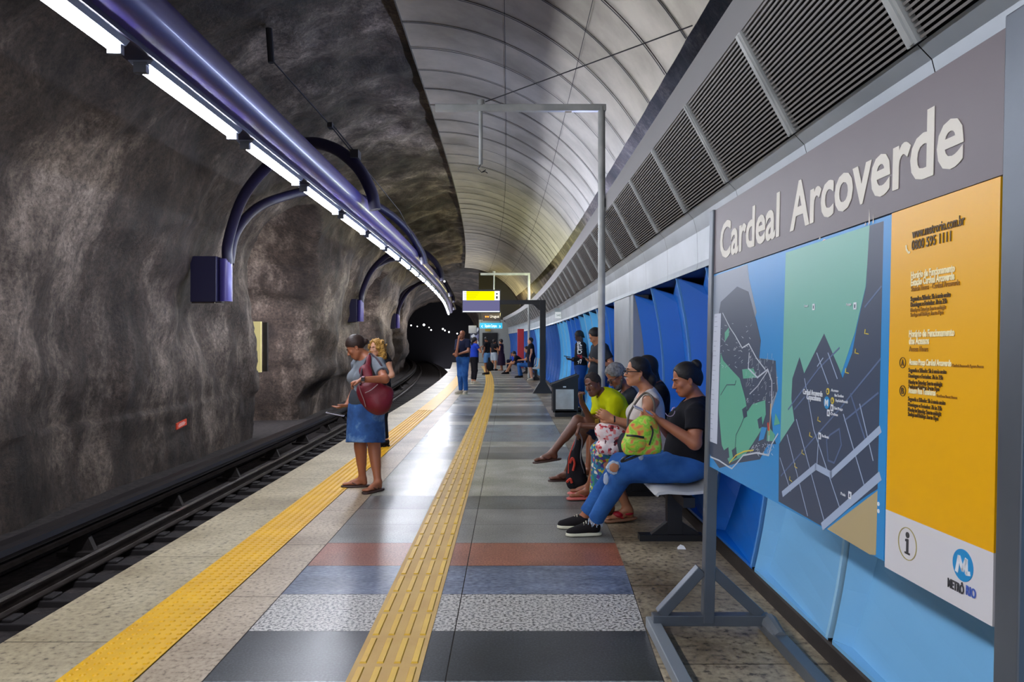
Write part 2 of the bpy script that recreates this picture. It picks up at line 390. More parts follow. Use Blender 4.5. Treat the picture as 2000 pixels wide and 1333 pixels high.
o = bar.build('guide_path', [YELD, YELB], bf=bend); tag(o, 'ochre ribbed guide path running down the middle of the platform', 'tactile paving'); o['kind'] = 'thing'
# ---- track bed, rails, sleepers, third rail
b = MB(); sweepbox(b, -9.8, -2.5, -1.5, -1.262, YT); strip(b, [(-9.8, -.98), (-6.15, -.98), (-5.95, -1.24)], YT)
o = b.build('floor', BED, bf=bendt); tag(o, 'dark track bed beside the platform', 'floor', kind='structure')
def rail_prof(x): return [(x-.07, -1.16), (x-.07, -1.145), (x-.012, -1.125), (x-.012, -1.05), (x-.035, -1.04), (x-.035, -1.012), (x+.035, -1.012), (x+.035, -1.04), (x+.012, -1.05), (x+.012, -1.125), (x+.07, -1.145), (x+.07, -1.16)]
for x, lb in ((-4.93, 'shiny running rail on the rock wall side of the track'), (-3.33, 'running rail close under the platform edge')):
    r_ = empty('running_rail', (x, 0, -1.16)); tag(r_, lb, 'rail')
    b = MB(); strip(b, rail_prof(x), YT); b.build('rail_web', RAILM, r_, bf=bendt)
    b = MB(); sweepbox(b, x-.033, x+.033, -1.0125, -1.008, YT); b.build('rail_head', RAILTOP, r_, bf=bendt)
sl = None
for i in range(70):
    y = 4.0+i*.62
    if sl is None:
        b = MB(); b.box(-1.15, 1.15, -.13, .13, 0, .085); 
        for x in (-.8, .8): b.box(x-.16, x+.16, -.09, .09, .085, .115)
        sl = b.build('railway_sleeper', SLEEP, bevel=.01); o = sl
    else: o = sl.copy(); COL.objects.link(o)
    o.location = (-4.13+float(bendt(y)), y, -1.282)
    tag(o, 'dark sleeper lying under the rails beside the platform', 'sleeper', 'sleepers under the rails')
tr = empty('third_rail', (-5.55, 0, -1.2)); tag(tr, 'black covered power rail on brackets along the rock wall', 'power rail')
b = MB(); strip(b, [(-5.43, -.86), (-5.40, -.80), (-5.42, -.74), (-5.50, -.72), (-5.66, -.72), (-5.72, -.76), (-5.72, -.9)], YT); b.build('rail_cover', mat('cover_black', '#211e20', .35, .1), tr, bf=bendt)
b = MB(); sweepbox(b, -5.60, -5.50, -.93, -.80, YT); b.build('conductor_rail', RUST, tr, bf=bendt)
b = MB(); sweepbox(b, -5.46, -5.40, -.95, -.90, YT); b.build('lower_lip', RAILM, tr, bf=bendt)
y = 4.4
while y < 50:
    dx = float(bendt(y)); b = MB()
    b.prism([(-5.36+dx, y-.04, -1.23), (-5.74+dx, y-.04, -1.23), (-5.60+dx, y-.04, -.92), (-5.50+dx, y-.04, -.92)], (0, .08, 0))
    b.box(-5.80+dx, -5.28+dx, y-.14, y+.14, -1.25, -1.20)
    b.build('bracket', RUST, tr); y += 2.55 if y < 30 else 5
# ---- right-hand wall: fascia, grille, blue bays
def Xf(z): return 1.615-.127*(z-1.05)**2
wr = empty('wall_right'); tag(wr, 'right platform wall with blue bays, steel fascia and grille', 'wall', kind='structure')
YW = list(np.arange(-1, 15, 1.0))+list(np.arange(15, 53.1, 1.0))
b = MB()
for i in range(-3, 48):
    ya = 2.51-1.09*0+i*1.085
    if ya > 52: break
    strip(b, [(1.46, 2.062), (1.475, 2.065), (1.485, 2.12), (1.478, 2.36), (1.45, 2.47), (1.402, 2.52), (1.395, 2.515)], [ya+.003, ya+.55, ya+1.082])
b.build('fascia', STEEL, wr, smooth=False, bf=bend)
b = MB(); sweepbox(b, 1.13, 1.17, 3.02, 3.23, YW); b.build('upper_band', mat('band_grey', '#8d8c8c', .5, .2), wr, bf=bend)
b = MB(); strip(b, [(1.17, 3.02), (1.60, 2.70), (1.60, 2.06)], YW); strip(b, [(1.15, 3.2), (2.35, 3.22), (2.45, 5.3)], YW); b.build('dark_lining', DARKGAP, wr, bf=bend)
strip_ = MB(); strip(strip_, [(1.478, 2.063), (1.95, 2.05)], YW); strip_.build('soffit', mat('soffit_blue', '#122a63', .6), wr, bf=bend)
NS = 27
for i in range(-2, 45):
    ya = 2.51+i*1.085-.0; 
    if ya > 51: break
    g = MB(); full = ya < 24; ns = NS if full else 12
    for s in range(ns):
        t = (s+.5)/ns; x = 1.40+(1.135-1.40)*t; z = 2.525+(3.02-2.525)*t
        hx, hz = (-.265*.5/ns*.46, .495*.5/ns*.46)
        g.obox((x, ya+.5425, z), (hx*1.0, 0, hz*1.0), (0, .505, 0), (.006, 0, .004))
    g.build('grille_slats', SLAT, wr, bf=bend)
    m_ = MB(); m_.obox((1.2675, ya, 2.7725), (-.1325, 0, .2475), (0, .032, 0), (.016, 0, .009))
    m_.obox((1.2575, ya, 2.767), (-.130, 0, .243), (0, .012, 0), (.012, 0, .007)); m_.build('mullion', WHITEP, wr, bf=bend)
# blue bays
zs = [.11, .2, .35, .5, .7, .9, 1.1, 1.3, 1.5, 1.7, 1.9, 2.06]
EDGE = {}
edges = [-.9, .2, 1.25, 2.30, 3.42, 4.50, 5.48, 6.46, 7.62, 8.72]
y = 10.35
while y < 53: edges.append(y); y += 1.07
def baycol(y):
    if y < 4.4: return NEARB
    if y < 9.0: return ROYAL
    for a, c in ((12.3, ROYAL), (15.2, SKY), (18.9, ROYAL), (21.2, SKY), (29.5, DEEP), (31.8, SKY), (60, DEEP)):
        if y < a: return c
for j in range(len(edges)-1):
    yn_, yf = edges[j], edges[j+1]                       # near and far edges of this bay
    if abs(yn_-8.72) < .01: continue
    c = baycol(yn_); b = MB(); dpt = .20 if yn_ > 4.4 else .13
    n = len(zs); Xd = lambda z: Xf(z)+dpt*min(1, .35+z*.7)
    vs = [(Xf(z), yn_+.03, z) for z in zs]+[(Xd(z), yf-.10, min(z, 1.99)) for z in zs]+[(Xf(z)+.002, yf-.015, z) for z in zs]
    b.add(vs, [(k, k+1, n+k+1, n+k) for k in range(n-1)]+[(n+k, n+k+1, 2*n+k+1, 2*n+k) for k in range(n-1)])
    b.prism([(Xf(.11), yn_+.03, .11), (Xd(.11), yf-.10, .11), (Xf(.11), yf-.015, .11)], (0, 0, -.02))
    b.build('wall_panel', c, wr, bf=bend)
    ek = {NEARB: '#a4d6f4', ROYAL: '#5f9fe4', SKY: '#a9e0ff', DEEP: '#3f7fd0'}[c]; c = mat('edge'+ek, ek, .35); b = MB()  # paler edge tones paint in the light the flanges catch
    vs = []
    for z in zs: vs += [(Xf(z), yn_+.03, z), (Xf(z)-.012, yn_+.03, z), (Xf(z)-.012, yn_+.008, z), (Xf(z)+.04, yn_+.008, z)]
    b.add(vs, [(4*k+q, 4*k+q+1, 4*k+q+5, 4*k+q+4) for k in range(n-1) for q in range(3)])
    b.build('lit_panel_edge', c, wr, bf=bend)
b = MB(); sweepbox(b, 1.93, 1.99, 0, 3.0, YW); b.build('back_sheet', DEEP, wr, bf=bend)
b = MB(); strip(b, [(1.49, 0), (1.50, .075), (1.53, .10), (1.75, .10)], YW); b.build('plinth', mat('plinth_dark', '#3a322d', .6, noise=(6, '#241f1c', .6)), wr, bf=bend)
# steel pillar between the bays
b = MB(); b.box(1.47, 1.62, 8.98, 10.28, 0, 2.08); b.build('steel_pillar', STEEL, wr, bevel=.02)
b = MB(); b.box(1.52, 1.66, 8.90, 8.97, 0, 2.08); b.build('pillar_gap', SEAM, wr)
b = MB(); b.box(1.475, 1.66, 8.72, 8.895, 0, 2.08); b.build('pillar_return', mat('pillar_grey', '#9aa1a6', .45, .3), wr)
# ---- back wall of the platform
Yb = 53.0; bx = float(bend(Yb))
b = MB(); b.box(-.62, 2.4, 53.0, 53.3, 0, 3.1); wb = b.build('wall_back', mat('end_wall_grey', '#b4b8b4', .6, noise=(.6, '#9fa39f', .6)), bf=lambda y: bx); tag(wb, 'pale grey end wall of the platform', 'wall', kind='structure')
b = MB(); b.box(-.62, 2.4, 53.0, 53.5, 3.1, 6.5); b.build('upper_wall', mat('end_wall_dark', '#4c4a44', .8), wb, bf=lambda y: bx)
b = MB(); b.box(-.35, .75, 52.9, 53.02, 0.9, 2.15); b.build('opening', SEAM, wb, bf=lambda y: bx)

# ---------------------------------------------------------------- added cove tubes, unseen behind the grille band, that brighten the vault
EM = {}
def emat(n, c, s):
    if n not in EM:
        m = bpy.data.materials.new(n); m.use_nodes = True; nt = m.node_tree; nt.nodes.clear()
        e_ = nt.nodes.new('ShaderNodeEmission'); e_.inputs[0].default_value = lin(c); e_.inputs[1].default_value = s
        ou = nt.nodes.new('ShaderNodeOutputMaterial'); nt.links.new(e_.outputs[0], ou.inputs[0]); EM[n] = m
    return EM[n]
def cove(ya, yb, m, lb):
    yy = list(np.arange(ya, yb+.01, 1.0)); b = MB()
    b.tube([(1.36+float(bend(y)), y, 3.30) for y in yy], .03, 8)
    t = b.build('added_cove_lamp', m); tag(t, lb, 'lamp')
cove(11.5, 20.5, emat('cove_cool', '#c3d2ff', COOL_E), 'added cool white tube hidden in the cove above the grille, middle stretch')
cove(21.5, 30.5, emat('cove_green', '#e9f0c0', GREEN_E), 'added yellowish tube hidden in the cove above the grille, beyond the cool one')
cove(42, 50, emat('cove_warm', '#f6e7a0', WARM_E), 'added warm tube hidden in the cove above the grille near the end wall')

# ---------------------------------------------------------------- light beam over the platform edge
TX, TZ = -2.83, 3.70
bm_ = empty('light_beam', (TX, 0, TZ)); tag(bm_, 'long rounded violet beam hung over the platform edge', 'beam')
YB = list(np.arange(-4, 15, 1.0))+list(np.arange(15, 58, 1.0))
pr = []
for i in range(21):
    a = math.radians(200-i*12.6-0); pr.append((TX+.12+.30*math.cos(a+.15), TZ+.28+.30*math.sin(a+.15)))
pr = [(TX-.16, TZ+.03)]+[(TX+.08+.24*math.cos(math.radians(a)), TZ+.22+.22*math.sin(math.radians(a))) for a in range(190, -70, -13)]+[(TX+.10, TZ+.02), (TX-.16, TZ+.03)]
b = MB(); strip(b, pr, YB); b.build('beam_shell', PURPLE, bm_, smooth=True, bf=bend)
b = MB(); sweepbox(b, TX-.13, TX+.10, TZ-.02, TZ+.03, YB); b.build('cable_tray', mat('tray_dark', '#35314a', .4, .4), bm_, bf=bend)
TM = emat('tube_white', '#f2f5ff', TUBE_E)
HM = mat('lamp_housing', '#9aa0b4', .3, .5)
proto = None; per = 2.23; i = 0
y = 5.50+0.45+.64-per*4
while y < 56:
    if proto is None:
        r_ = empty('tube_light'); b = MB(); b.prism([(-.10, -.94, 0), (.10, -.94, 0), (.07, -.94, -.035), (-.07, -.94, -.035)], (0, 1.88, 0)); hs = b.build('housing', HM, r_)
        b = MB(); b.tube([(0, -.90, -.055), (0, .90, -.055)], .04, 10); tb = b.build('tube', TM, r_, smooth=True)
        ec = []
        for s in (-1, 1): b = MB(); b.box(-.05, .05, s*.93-.025, s*.93+.025, -.10, -.02); ec.append(b.build('end_cap', mat('cap_grey', '#777b85', .4, .5), r_))
        proto = (r_, [hs, tb]+ec); root = r_
    else:
        root = proto[0].copy(); COL.objects.link(root)
        for c in proto[1]:
            d = c.copy(); COL.objects.link(d); d.parent = root
    root.location = (TX-.02+float(bend(y)), y, TZ-.02)
    root.rotation_euler.z = math.atan2(-(float(bend(y+1))-float(bend(y-1))), 2)
    tag(root, 'white tube light in the row under the violet beam', 'light fixture', 'tube lights under the violet beam')
    y += per
# ---- hoops and boxes that carry the beam
def spline(pts, n=40):
    pts = [Vector(p) for p in pts]; pts = [2*pts[0]-pts[1]]+pts+[2*pts[-1]-pts[-2]]; out = []
    m_ = len(pts)-3
    for k in range(m_):
        p0, p1, p2, p3 = pts[k:k+4]
        for q in range(n//m_+1):
            t = q/(n//m_+1); out.append(.5*((2*p1)+(-p0+p2)*t+(2*p0-5*p1+4*p2-p3)*t*t+(-p0+3*p1-3*p2+p3)*t**3))
    out.append(pts[-2]); return out
HO = [('nearest', 0.0), ('second', 14.7), ('third', 29.5)]
for nm, dy in HO:
    yb0 = 15.0+dy; dx = float(bend(yb0))-float(bend(15.0)) if dy else 0
    def hp(p, D=0):
        q = Vector(p); q.y += dy; q.x += float(bend(q.y))-float(bend(q.y-dy)); return q
    h1 = [P(444, 515, 14.9), P(446, 470, 14.8), P(475, 385, 14.4), P(530, 318, 13.9), P(592, 281, 13.3), P(650, 289, 12.9), P(697, 325, 12.7), P(724, 372, 12.6), P(733, 410, 12.6)]
    h2 = [P(447, 515, 15.1), P(460, 455, 15.4), P(500, 408, 16.2), P(555, 384, 17), P(615, 373, 17.8), P(690, 382, 18.6), P(752, 412, 19.4), P(795, 450, 20), P(822, 492, 20.4), P(829, 515, 20.5)]
    where = {'nearest': 'nearest to the camera', 'second': 'second from the camera', 'third': 'farthest of the three'}[nm]
    for h, side in ((h1, 'front'), (h2, 'rear')):
        t = MB(); t.tube(spline([hp(p) for p in h]), .105, 12); o = t.build('support_hoop', PURPLEDK, smooth=True)
        tag(o, 'dark curved %s hoop carrying the violet beam, pair %s' % (side, where), 'hoop', 'hoops carrying the beam')
    c = hp(P(418, 547, 14.9)); r_ = empty('wall_cabinet', c); tag(r_, 'dark violet steel cabinet on the rock wall, %s' % where, 'cabinet', 'cabinets on the rock wall')
    b = MB(); b.obox(c+V(-.13, 0, 0), (.26, 0, 0), (0, .22, 0), (0, 0, .46)); b.build('cabinet_body', PURPLEDK, r_, bevel=.01)
    b = MB(); b.cyl(c+V(.24, 0, -.44), c+V(.24, 0, .42), .13, 20); b.build('cable_riser', PURPLE, r_, smooth=True)
    b = MB(); b.box(c.x-.36, c.x+.1, c.y-.225, c.y-.19, c.z-.49, c.z-.46); b.build('bottom_flange', RAILM, r_)
b = MB(); a1, a2, a3, a4 = P(530, 116, 10.9), P(646, 246, 12.2), P(692, 303, 12.7), P(780, 412, 16.5)
b.tube([a1, a2, a3], .012, 6); b.tube([a2+V(.03, 0, .02), a3+V(.05, 0, 0)], .012, 6); b.tube([a3, a4, P(826, 500, 20.2)], .010, 6)
b.cyl(a1+V(0, 0, -.05), a1+V(-.03, -.02, .45), .05, 10); b.obox(a2, (.04, 0, 0), (0, .08, 0), (0, 0, .04)); b.obox(a3+V(.02, 0, 0), (.07, 0, 0), (0, .12, 0), (0, 0, .07)); b.build('stay_cable', SEAM)
tag(bpy.data.objects['stay_cable'], 'thin steel stay cable tying the nearest hoops to the rock vault', 'cable')
for k_, (x_, y_, lb_) in enumerate(((-7.9, 19.95, 'bulkhead lamp inside the first rock niche behind its near corner'), (-8.6, 34.9, 'bulkhead lamp inside the second rock niche behind its near corner'))):
    r_ = empty('bulkhead_lamp', (x_, y_, 1.5)); tag(r_, lb_, 'lamp')
    b = MB(); b.cyl((x_, y_-.10, 1.5), (x_, y_, 1.5), .16, 20); b.build('lamp_base', GALV, r_); b = MB(); b.tube([(x_, y_, 1.5), (x_, y_+.05, 1.5), (x_, y_+.08, 1.5)], [.14, .11, .05], 18); b.build('diffuser', emat('bulkhead', '#f2f3ff', 700), r_)
# small plates on the rock wall
o = None
def wallplate(name, pts, th, m, lb, cat):
    b = MB(); b.prism(pts, th); o = b.build(name, m); tag(o, lb, cat); return o
YPl = 16.0
c = P(354, 829, 14.3); r_ = empty('warning_plate', c); tag(r_, 'small orange red plate with white lines low on the rock wall', 'sign')
b = MB(); b.obox(c, (.03, .13, .02), (.015, -.004, 0), (0, 0, .06)); 
b = MB(); b.obox(c, (.04, .13, .035), (.012, -.004, 0), (0, 0, .06)); b.build('plate', mat('orange_plate', '#e2553a', .5), r_)
b = MB()
for q, l in ((-.025, .7), (.0, .85), (.025, .6)): b.obox(c+V(.013, -.012, q), (.04*l, .105*l, .035*l), (.002, -.001, 0), (0, 0, .005))
b.build('lettering', mat('plate_white', '#efe0d8', .5), r_)
b = MB(); c = P(503, 678, 19.6); b.obox(c, (.10, 0, 0), (0, .05, 0), (0, 0, .68)); b.obox(c+V(.18, .1, 0), (.06, 0, 0), (0, .05, 0), (0, 0, .66), 1)
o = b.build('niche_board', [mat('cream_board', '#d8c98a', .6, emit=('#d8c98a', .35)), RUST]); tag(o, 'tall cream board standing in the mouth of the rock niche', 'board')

# ---------------------------------------------------------------- poles, screens, hanging signs
def gantry(Y, xpole, xarm, ytop, rad, drop_x, drop_y, lb, m=WHITEP):
    s = FPX/Y; base = V((xpole-CX)/s, Y, 0); top = P(xpole, ytop, Y); r_ = empty('screen_pole', base); tag(r_, lb, 'pole')
    b = MB(); b.cyl(base, top, rad, 20); b.cyl(base, base+V(0, 0, .012), rad*2.3, 20); b.build('pole', m, r_, smooth=True)
    b = MB(); e_ = P(xarm, ytop+5*9/Y*.9, Y); b.obox((top+e_)/2+V(.02, 0, .0), ((top.x-e_.x)/2+.03, 0, 0), (0, rad*.9, 0), (0, 0, rad*.92)); b.build('arm', m, r_, bevel=.006)
    b = MB(); d0 = P(drop_x, ytop, Y); d1 = P(drop_x, drop_y, Y); b.cyl(d1, d0, rad*.55, 12); b.cyl(d0+V(0, 0, rad*.3), d0+V(0, 0, rad*1.9), rad*1.1, 14); b.build('drop_tube', m, r_, smooth=True)
    b = MB(); b.obox(P(xpole+9*9/Y*.6, (ytop+668)*.5-40*(9/Y)**1, Y), (.03, 0, 0), (0, .03, 0), (0, 0, .05)); b.build('clamp', BLACKM, r_)
    return r_, d1
g1, d1 = gantry(8.6, 1175, 852, 209, .042, 939, 322, 'tall pale grey pole with empty arm behind the bench')
b = MB(); b.tube([d1, d1+V(-.03, 0, -.05), d1+V(.01, 0, -.09), d1+V(.05, 0, -.08), d1+V(.08, 0, -.10)], .005, 6); b.tube([d1+V(.01, 0, -.09), d1+V(.06, 0, -.06)], .005, 6); b.build('loose_wire', BLACKM, g1)
b = MB(); a = P(1110, 219, 8.55); b.obox(a, (.04, 0, 0), (0, .004, 0), (0, 0, .012)); b.build('sticker', mat('sticker', '#d8d4d0', .5), g1)
# stay wire from arm to vault
b = MB(); b.tube([P(948, 199, 8.6), P(1150, 125, 7.3), P(1352, 50, 6.0)], .006, 6); o = b.build('stay_wire', SEAM); tag(o, 'thin wire running from the empty arm up to the metal vault', 'wire')
g2, d2 = gantry(29.5, 1033, 939, 535, .05, 965, 568, 'slim distant pole with arm past the black screen post')
# black screen post
Y = 21.4; s = FPX/Y; base = V((1060-CX)/s, Y, 0); r_ = empty('screen_post', base); tag(r_, 'black post with foot plate carrying the lit information screen', 'post')
b = MB(); b.box(base.x-.085, base.x+.085, Y-.08, Y+.08, 0.02, 2.72); b.build('post', BLACKM, r_, bevel=.01)
b = MB(); bb0 = base
b.add([(base.x-.30, Y-.2, 0), (base.x+.28, Y-.2, 0), (base.x+.28, Y+.2, 0), (base.x-.30, Y+.2, 0), (base.x-.09, Y-.09, .32), (base.x+.09, Y-.09, .32), (base.x+.09, Y+.09, .32), (base.x-.09, Y+.09, .32)],
      [(0, 1, 5, 4), (1, 2, 6, 5), (2, 3, 7, 6), (3, 0, 4, 7), (4, 5, 6, 7), (3, 2, 1, 0)]); b.build('foot_plate', BLACKM, r_)
b = MB(); b.box(P(976, 600, Y).x, base.x+.07, Y-.07, Y+.07, 2.60, 2.72); b.prism([(base.x-.08, Y-.05, 2.60), (base.x-.08, Y-.05, 2.40), (base.x-.30, Y-.05, 2.60)], (0, .1, 0)); b.build('arm', BLACKM, r_)
r_ = empty('information_screen', P(940, 610, Y)); tag(r_, 'lit flat information screen with yellow upper half hung over the platform', 'screen')
x0, x1 = P(904, 0, Y).x, P(976, 0, Y).x; z0, z1 = P(0, 610, Y).z, P(0, 568, Y).z
b = MB(); b.box(x0-.02, x1+.02, Y-.03, Y+.05, z0-.02, z1+.02); b.build('casing', BLACKM, r_)
def emp(name, xa, xb, ya, yb, c, e_, k=0):
    b = MB(); b.box(P(xa, 0, Y).x, P(xb, 0, Y).x, Y-.035-k*.003, Y-.030, P(0, yb, Y).z, P(0, ya, Y).z); b.build(name, emat('scr_'+c, c, e_), r_)
emp('screen_panel', 904, 976, 587, 609.5, '#7d7ba8', .55); emp('yellow_panel', 911, 966, 569.5, 587, '#ffee00', 1.1); emp('white_panel', 904, 911, 569, 587, '#e8ecff', 1.0); emp('white_panel', 966, 976, 569, 587, '#f4f6ff', 1.0)
emp('bottom_glow', 904, 976, 608, 610, '#e8f0ff', 1.0, 1)
for k, yy in enumerate((572.5, 576.5, 580.5, 584)):
    emp('text_line', 906, 936-3*k, yy, yy+.7, '#8a7a10', .7, 1)
emp('icon', 969, 972, 573, 576, '#30363a', .3, 1); emp('icon', 969, 972, 579, 584, '#30363a', .3, 1)
# far hanging signs
Y = 46.0
def hang(name, lb, xa, xb, ya, yb, Y, c, e_, texts, tc='#ffffff'):
    r_ = empty(name, P((xa+xb)/2, (ya+yb)/2, Y)); tag(r_, lb, 'sign')
    b = MB(); b.box(P(xa, 0, Y).x, P(xb, 0, Y).x, Y, Y+.12, P(0, yb, Y).z, P(0, ya, Y).z); b.build('sign_box', mat('sg_'+name+c, c, .5, emit=(c, e_)), r_)
    for (tx, ty, ts, tw, st) in texts:
        textmesh('lettering', st, mat('sgt'+tc, tc, .5, emit=(tc, .9)), P(tx, ty, Y)+V(0, -.01, 0), (1, 0, 0), (0, 0, 1), ts, r_, width=tw)
    b = MB()
    for x in (xa+4, xb-4): b.cyl(P(x, ya, Y+.06), P(x, ya-30, Y+.06), .015, 6)
    b.build('hanger', BLACKM, r_)
hang('direction_sign', 'turquoise lit direction sign hanging before the end wall', 937, 981, 631, 642, 46, '#35b4d8', .5, [(947, 639.5, .26, .75, 'Siqueira Campos'), (940, 640, .3, .09, '‹'), (975, 640, .3, .09, '»')])
hang('destination_sign', 'dark sign with orange figures hanging above the turquoise sign', 943, 977, 612, 627, 44, '#4d4640', .1, [(957, 621, .24, .55, 'Uruguai')], '#ddd8d0')
b = MB(); c = P(949, 619, 43.9); 
for q in range(2): b.cyl(c+V(q*.13, 0, 0), c+V(q*.13, -.02, 0), .05, 10)
o = b.build('figures', emat('orange_fig', '#ff9a3c', 1.6)); o.parent = bpy.data.objects['destination_sign']; o.matrix_parent_inverse = Matrix.Translation(o.parent.location).inverted()
b = MB(); c = P(953, 645, 52.8); b.obox(c, (.20, 0, 0), (0, .03, 0), (0, 0, .10)); o = b.build('notice_plate', mat('notice_y', '#b99a3a', .5)); tag(o, 'small yellow notice plate high on the end wall', 'sign')
r_ = empty('poster_board', P(927, 664, 50)); tag(r_, 'white framed poster board beside the opening in the end wall', 'board')
c = P(927, 660, 50); b = MB(); b.obox(c, (.32, 0, 0), (0, .05, 0), (0, 0, .72)); b.build('frame', BLACKM, r_)
b = MB(); b.obox(c+V(0, -.06, 0), (.28, 0, 0), (0, .01, 0), (0, 0, .68)); b.build('poster', ramp_mat('posterm', 'voronoi', 4, [(.3, '#e9edf2'), (.6, '#9aa0d0'), (.8, '#3d4150')], rough=.5), r_)
b = MB(); c = P(923, 644, 49); b.obox(c, (.26, 0, 0), (0, .2, 0), (0, 0, .26)); o = b.build('wall_unit', mat('unitw', '#b7bab8', .5), bevel=.02); tag(o, 'pale box unit hanging left of the turquoise sign', 'box')
# exit sign on the fascia
r_ = empty('exit_sign', P(1094, 614, 20.5)); tag(r_, 'small white and green exit sign projecting from the steel fascia', 'sign')
c = P(1094, 616, 20.5); b = MB(); b.obox(c, (.14, 0, 0), (0, .02, 0), (0, 0, .09)); b.build('sign_panel', mat('exw', '#e3e8e6', .4, emit=('#e3e8e6', .3)), r_)
b = MB(); b.obox(c+V(.13, 0, .08), (.03, 0, 0), (0, .025, 0), (0, 0, .11)); b.build('green_band', mat('exg', '#1f9a62', .4), r_)
b = MB(); b.obox(c+V(-.02, 0, .15), (.13, 0, 0), (0, .008, 0), (0, 0, .05)); b.build('clear_plate', mat('exc', '#a9b4b6', .2), r_)
textmesh('lettering', 'SAÍDA', mat('exd', '#30403a', .5), c+V(-.10, -.022, -.03), (1, 0, 0), (0, 0, 1), .08, r_, width=.18)
# red column far
b = MB(); c = P(1017, 660, 36); b.obox(V(c.x, 36, 1.18), (.16, 0, 0), (0, .14, 0), (0, 0, .95)); o = b.build('hydrant_cabinet', mat('redcab', '#c4303a', .5), bevel=.02); tag(o, 'tall narrow red cabinet against the far blue wall', 'cabinet')
# tunnel lamps far away on the track
lm = None
for k, (x, yy, Y, r) in enumerate([(803, 636, 62, .10), (815, 638, 64, .08), (828, 635, 60, .16), (838, 640, 66, .08), (842, 645, 66, .12), (865, 643, 70, .15), (869, 646, 74, .13), (877, 649, 76, .15), (893, 652, 78, .12), (868, 550, 22, .05)]):
    c = P(x, yy, Y)
    b = MB(); b.tube([V(0, -.5*r, 0), V(0, 0, 0), V(0, .5*r, 0)], [r*.3, r*.55, r*.3], 10); o = b.build('tunnel_lamp', emat('farlamp', '#ffffff', 6)); o.location = c
    if k < 9: tag(o, 'small white lamp glowing far inside the dark tunnel', 'lamp', 'lamps deep in the tunnel')
    else: tag(o, 'single small lamp beside the violet beam above the information screen', 'lamp')
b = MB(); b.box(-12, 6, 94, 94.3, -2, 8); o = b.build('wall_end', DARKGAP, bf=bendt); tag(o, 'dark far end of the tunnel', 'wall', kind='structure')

# ---------------------------------------------------------------- litter bin
Y = 14.6; s = FPX/Y
r_ = empty('litter_bin', ((1100-CX)/s, Y, 0)); tag(r_, 'black litter bin with sloping lid and grey metal front', 'bin')
xa, xb = (1081-CX)/s, (1128-CX)/s; 
b = MB(); b.prism([(xa, Y, .10), (xb, Y, .10), (xb, Y, .80), (xa, Y, .62)], (0, .42, 0)); b.build('bin_body', BLACKM, r_, bevel=.012)
b = MB(); b.box(xa+.03, xb-.02, Y-.0, Y+.40, 0.0, .12); b.build('bin_base', BLACKM, r_)
b = MB(); b.box(xa+.045, xb-.075, Y-.02, Y, .15, .55); b.build('front_plate', mat('binplate', '#cccdc9', .45, .05, noise=(5, '#aaa79f', .5)), r_, bevel=.005)
b = MB(); b.prism([(xa-.04, Y-.04, .60), (xb+.02, Y-.04, .79), (xb+.02, Y-.04, .84), (xa-.04, Y-.04, .64)], (0, .5, 0)); b.build('lid', BLACKM, r_, bevel=.008)
b = MB(); b.obox((xa+.22, Y-.022, .60), (.03, 0, 0), (0, .004, 0), (0, 0, .012)); b.build('label_plate', mat('paperw', '#e6e4df', .6), r_)

# ---------------------------------------------------------------- bench
def bench(ys, lb, far=False):
    r_ = empty('platform_bench', (1.25+float(bend(ys[0])), ys[0], 0)); tag(r_, lb, 'bench')
    for y in ys:
        dx = float(bend(y)); b = MB(); pr = [(1.01, .432), (1.03, .452), (1.10, .460), (1.25, .452), (1.36, .462), (1.40, .49), (1.43, .56), (1.455, .72), (1.47, .82)]
        th = .022; n = len(pr); out = []
        for i, (x, z) in enumerate(pr):
            a = pr[min(i+1, n-1)]; c = pr[max(i-1, 0)]; t = Vector((a[0]-c[0], a[1]-c[1])).normalized(); out.append((x+t.y*th, z-t.x*th))
        ring = pr+out[::-1]; m_ = len(ring)
        vs = []; hw = .235
        for k, (q, sc_) in enumerate(((-hw, .97), (-hw+.02, 1), (hw-.02, 1), (hw, .97))):
            vs += [(1.25+(x-1.25)*sc_+dx, y+q, .5+(z-.5)*sc_) for x, z in ring]
        fs = [(k*m_+i, k*m_+(i+1) % m_, (k+1)*m_+(i+1) % m_, (k+1)*m_+i) for k in range(3) for i in range(m_)]+[tuple(range(m_))[::-1], tuple(range(3*m_, 4*m_))]
        b.add(vs, fs); b.build('seat_shell', mat('shell_white', '#c9c8c4', .35), r_, smooth=True)
    ya, yb = ys[0]-.2, ys[-1]+.2; d = float(bend(ys[0]))
    b = MB(); b.beam((1.26+d, ya, .37), (1.26+float(bend(yb)), yb, .37), .08, .07); b.build('bench_rail', BLACKM, r_)
    for y in ((ys[0]+.22, ys[len(ys)//2]+.2, ys[-1]-.2) if not far else (ys[0], ys[-1])):
        dx = float(bend(y)); b = MB(); b.box(1.19+dx, 1.30+dx, y-.04, y+.04, .05, .37); b.prism([(1.07+dx, y-.03, .045), (1.44+dx, y-.03, .045), (1.30+dx, y-.03, .14), (1.19+dx, y-.03, .14)], (0, .06, 0)); b.box(.98+dx, 1.46+dx, y-.05, y+.05, 0, .045)
        b.build('bench_foot', BLACKM, r_)
bench([5.32, 5.86, 6.40, 6.94, 7.48, 8.02], 'long black framed bench with white seat shells under the seated passengers')
bench([28.6, 29.2, 29.8, 31.0, 32.2, 33.4, 34.4], 'distant white shelled bench along the far blue wall', True)

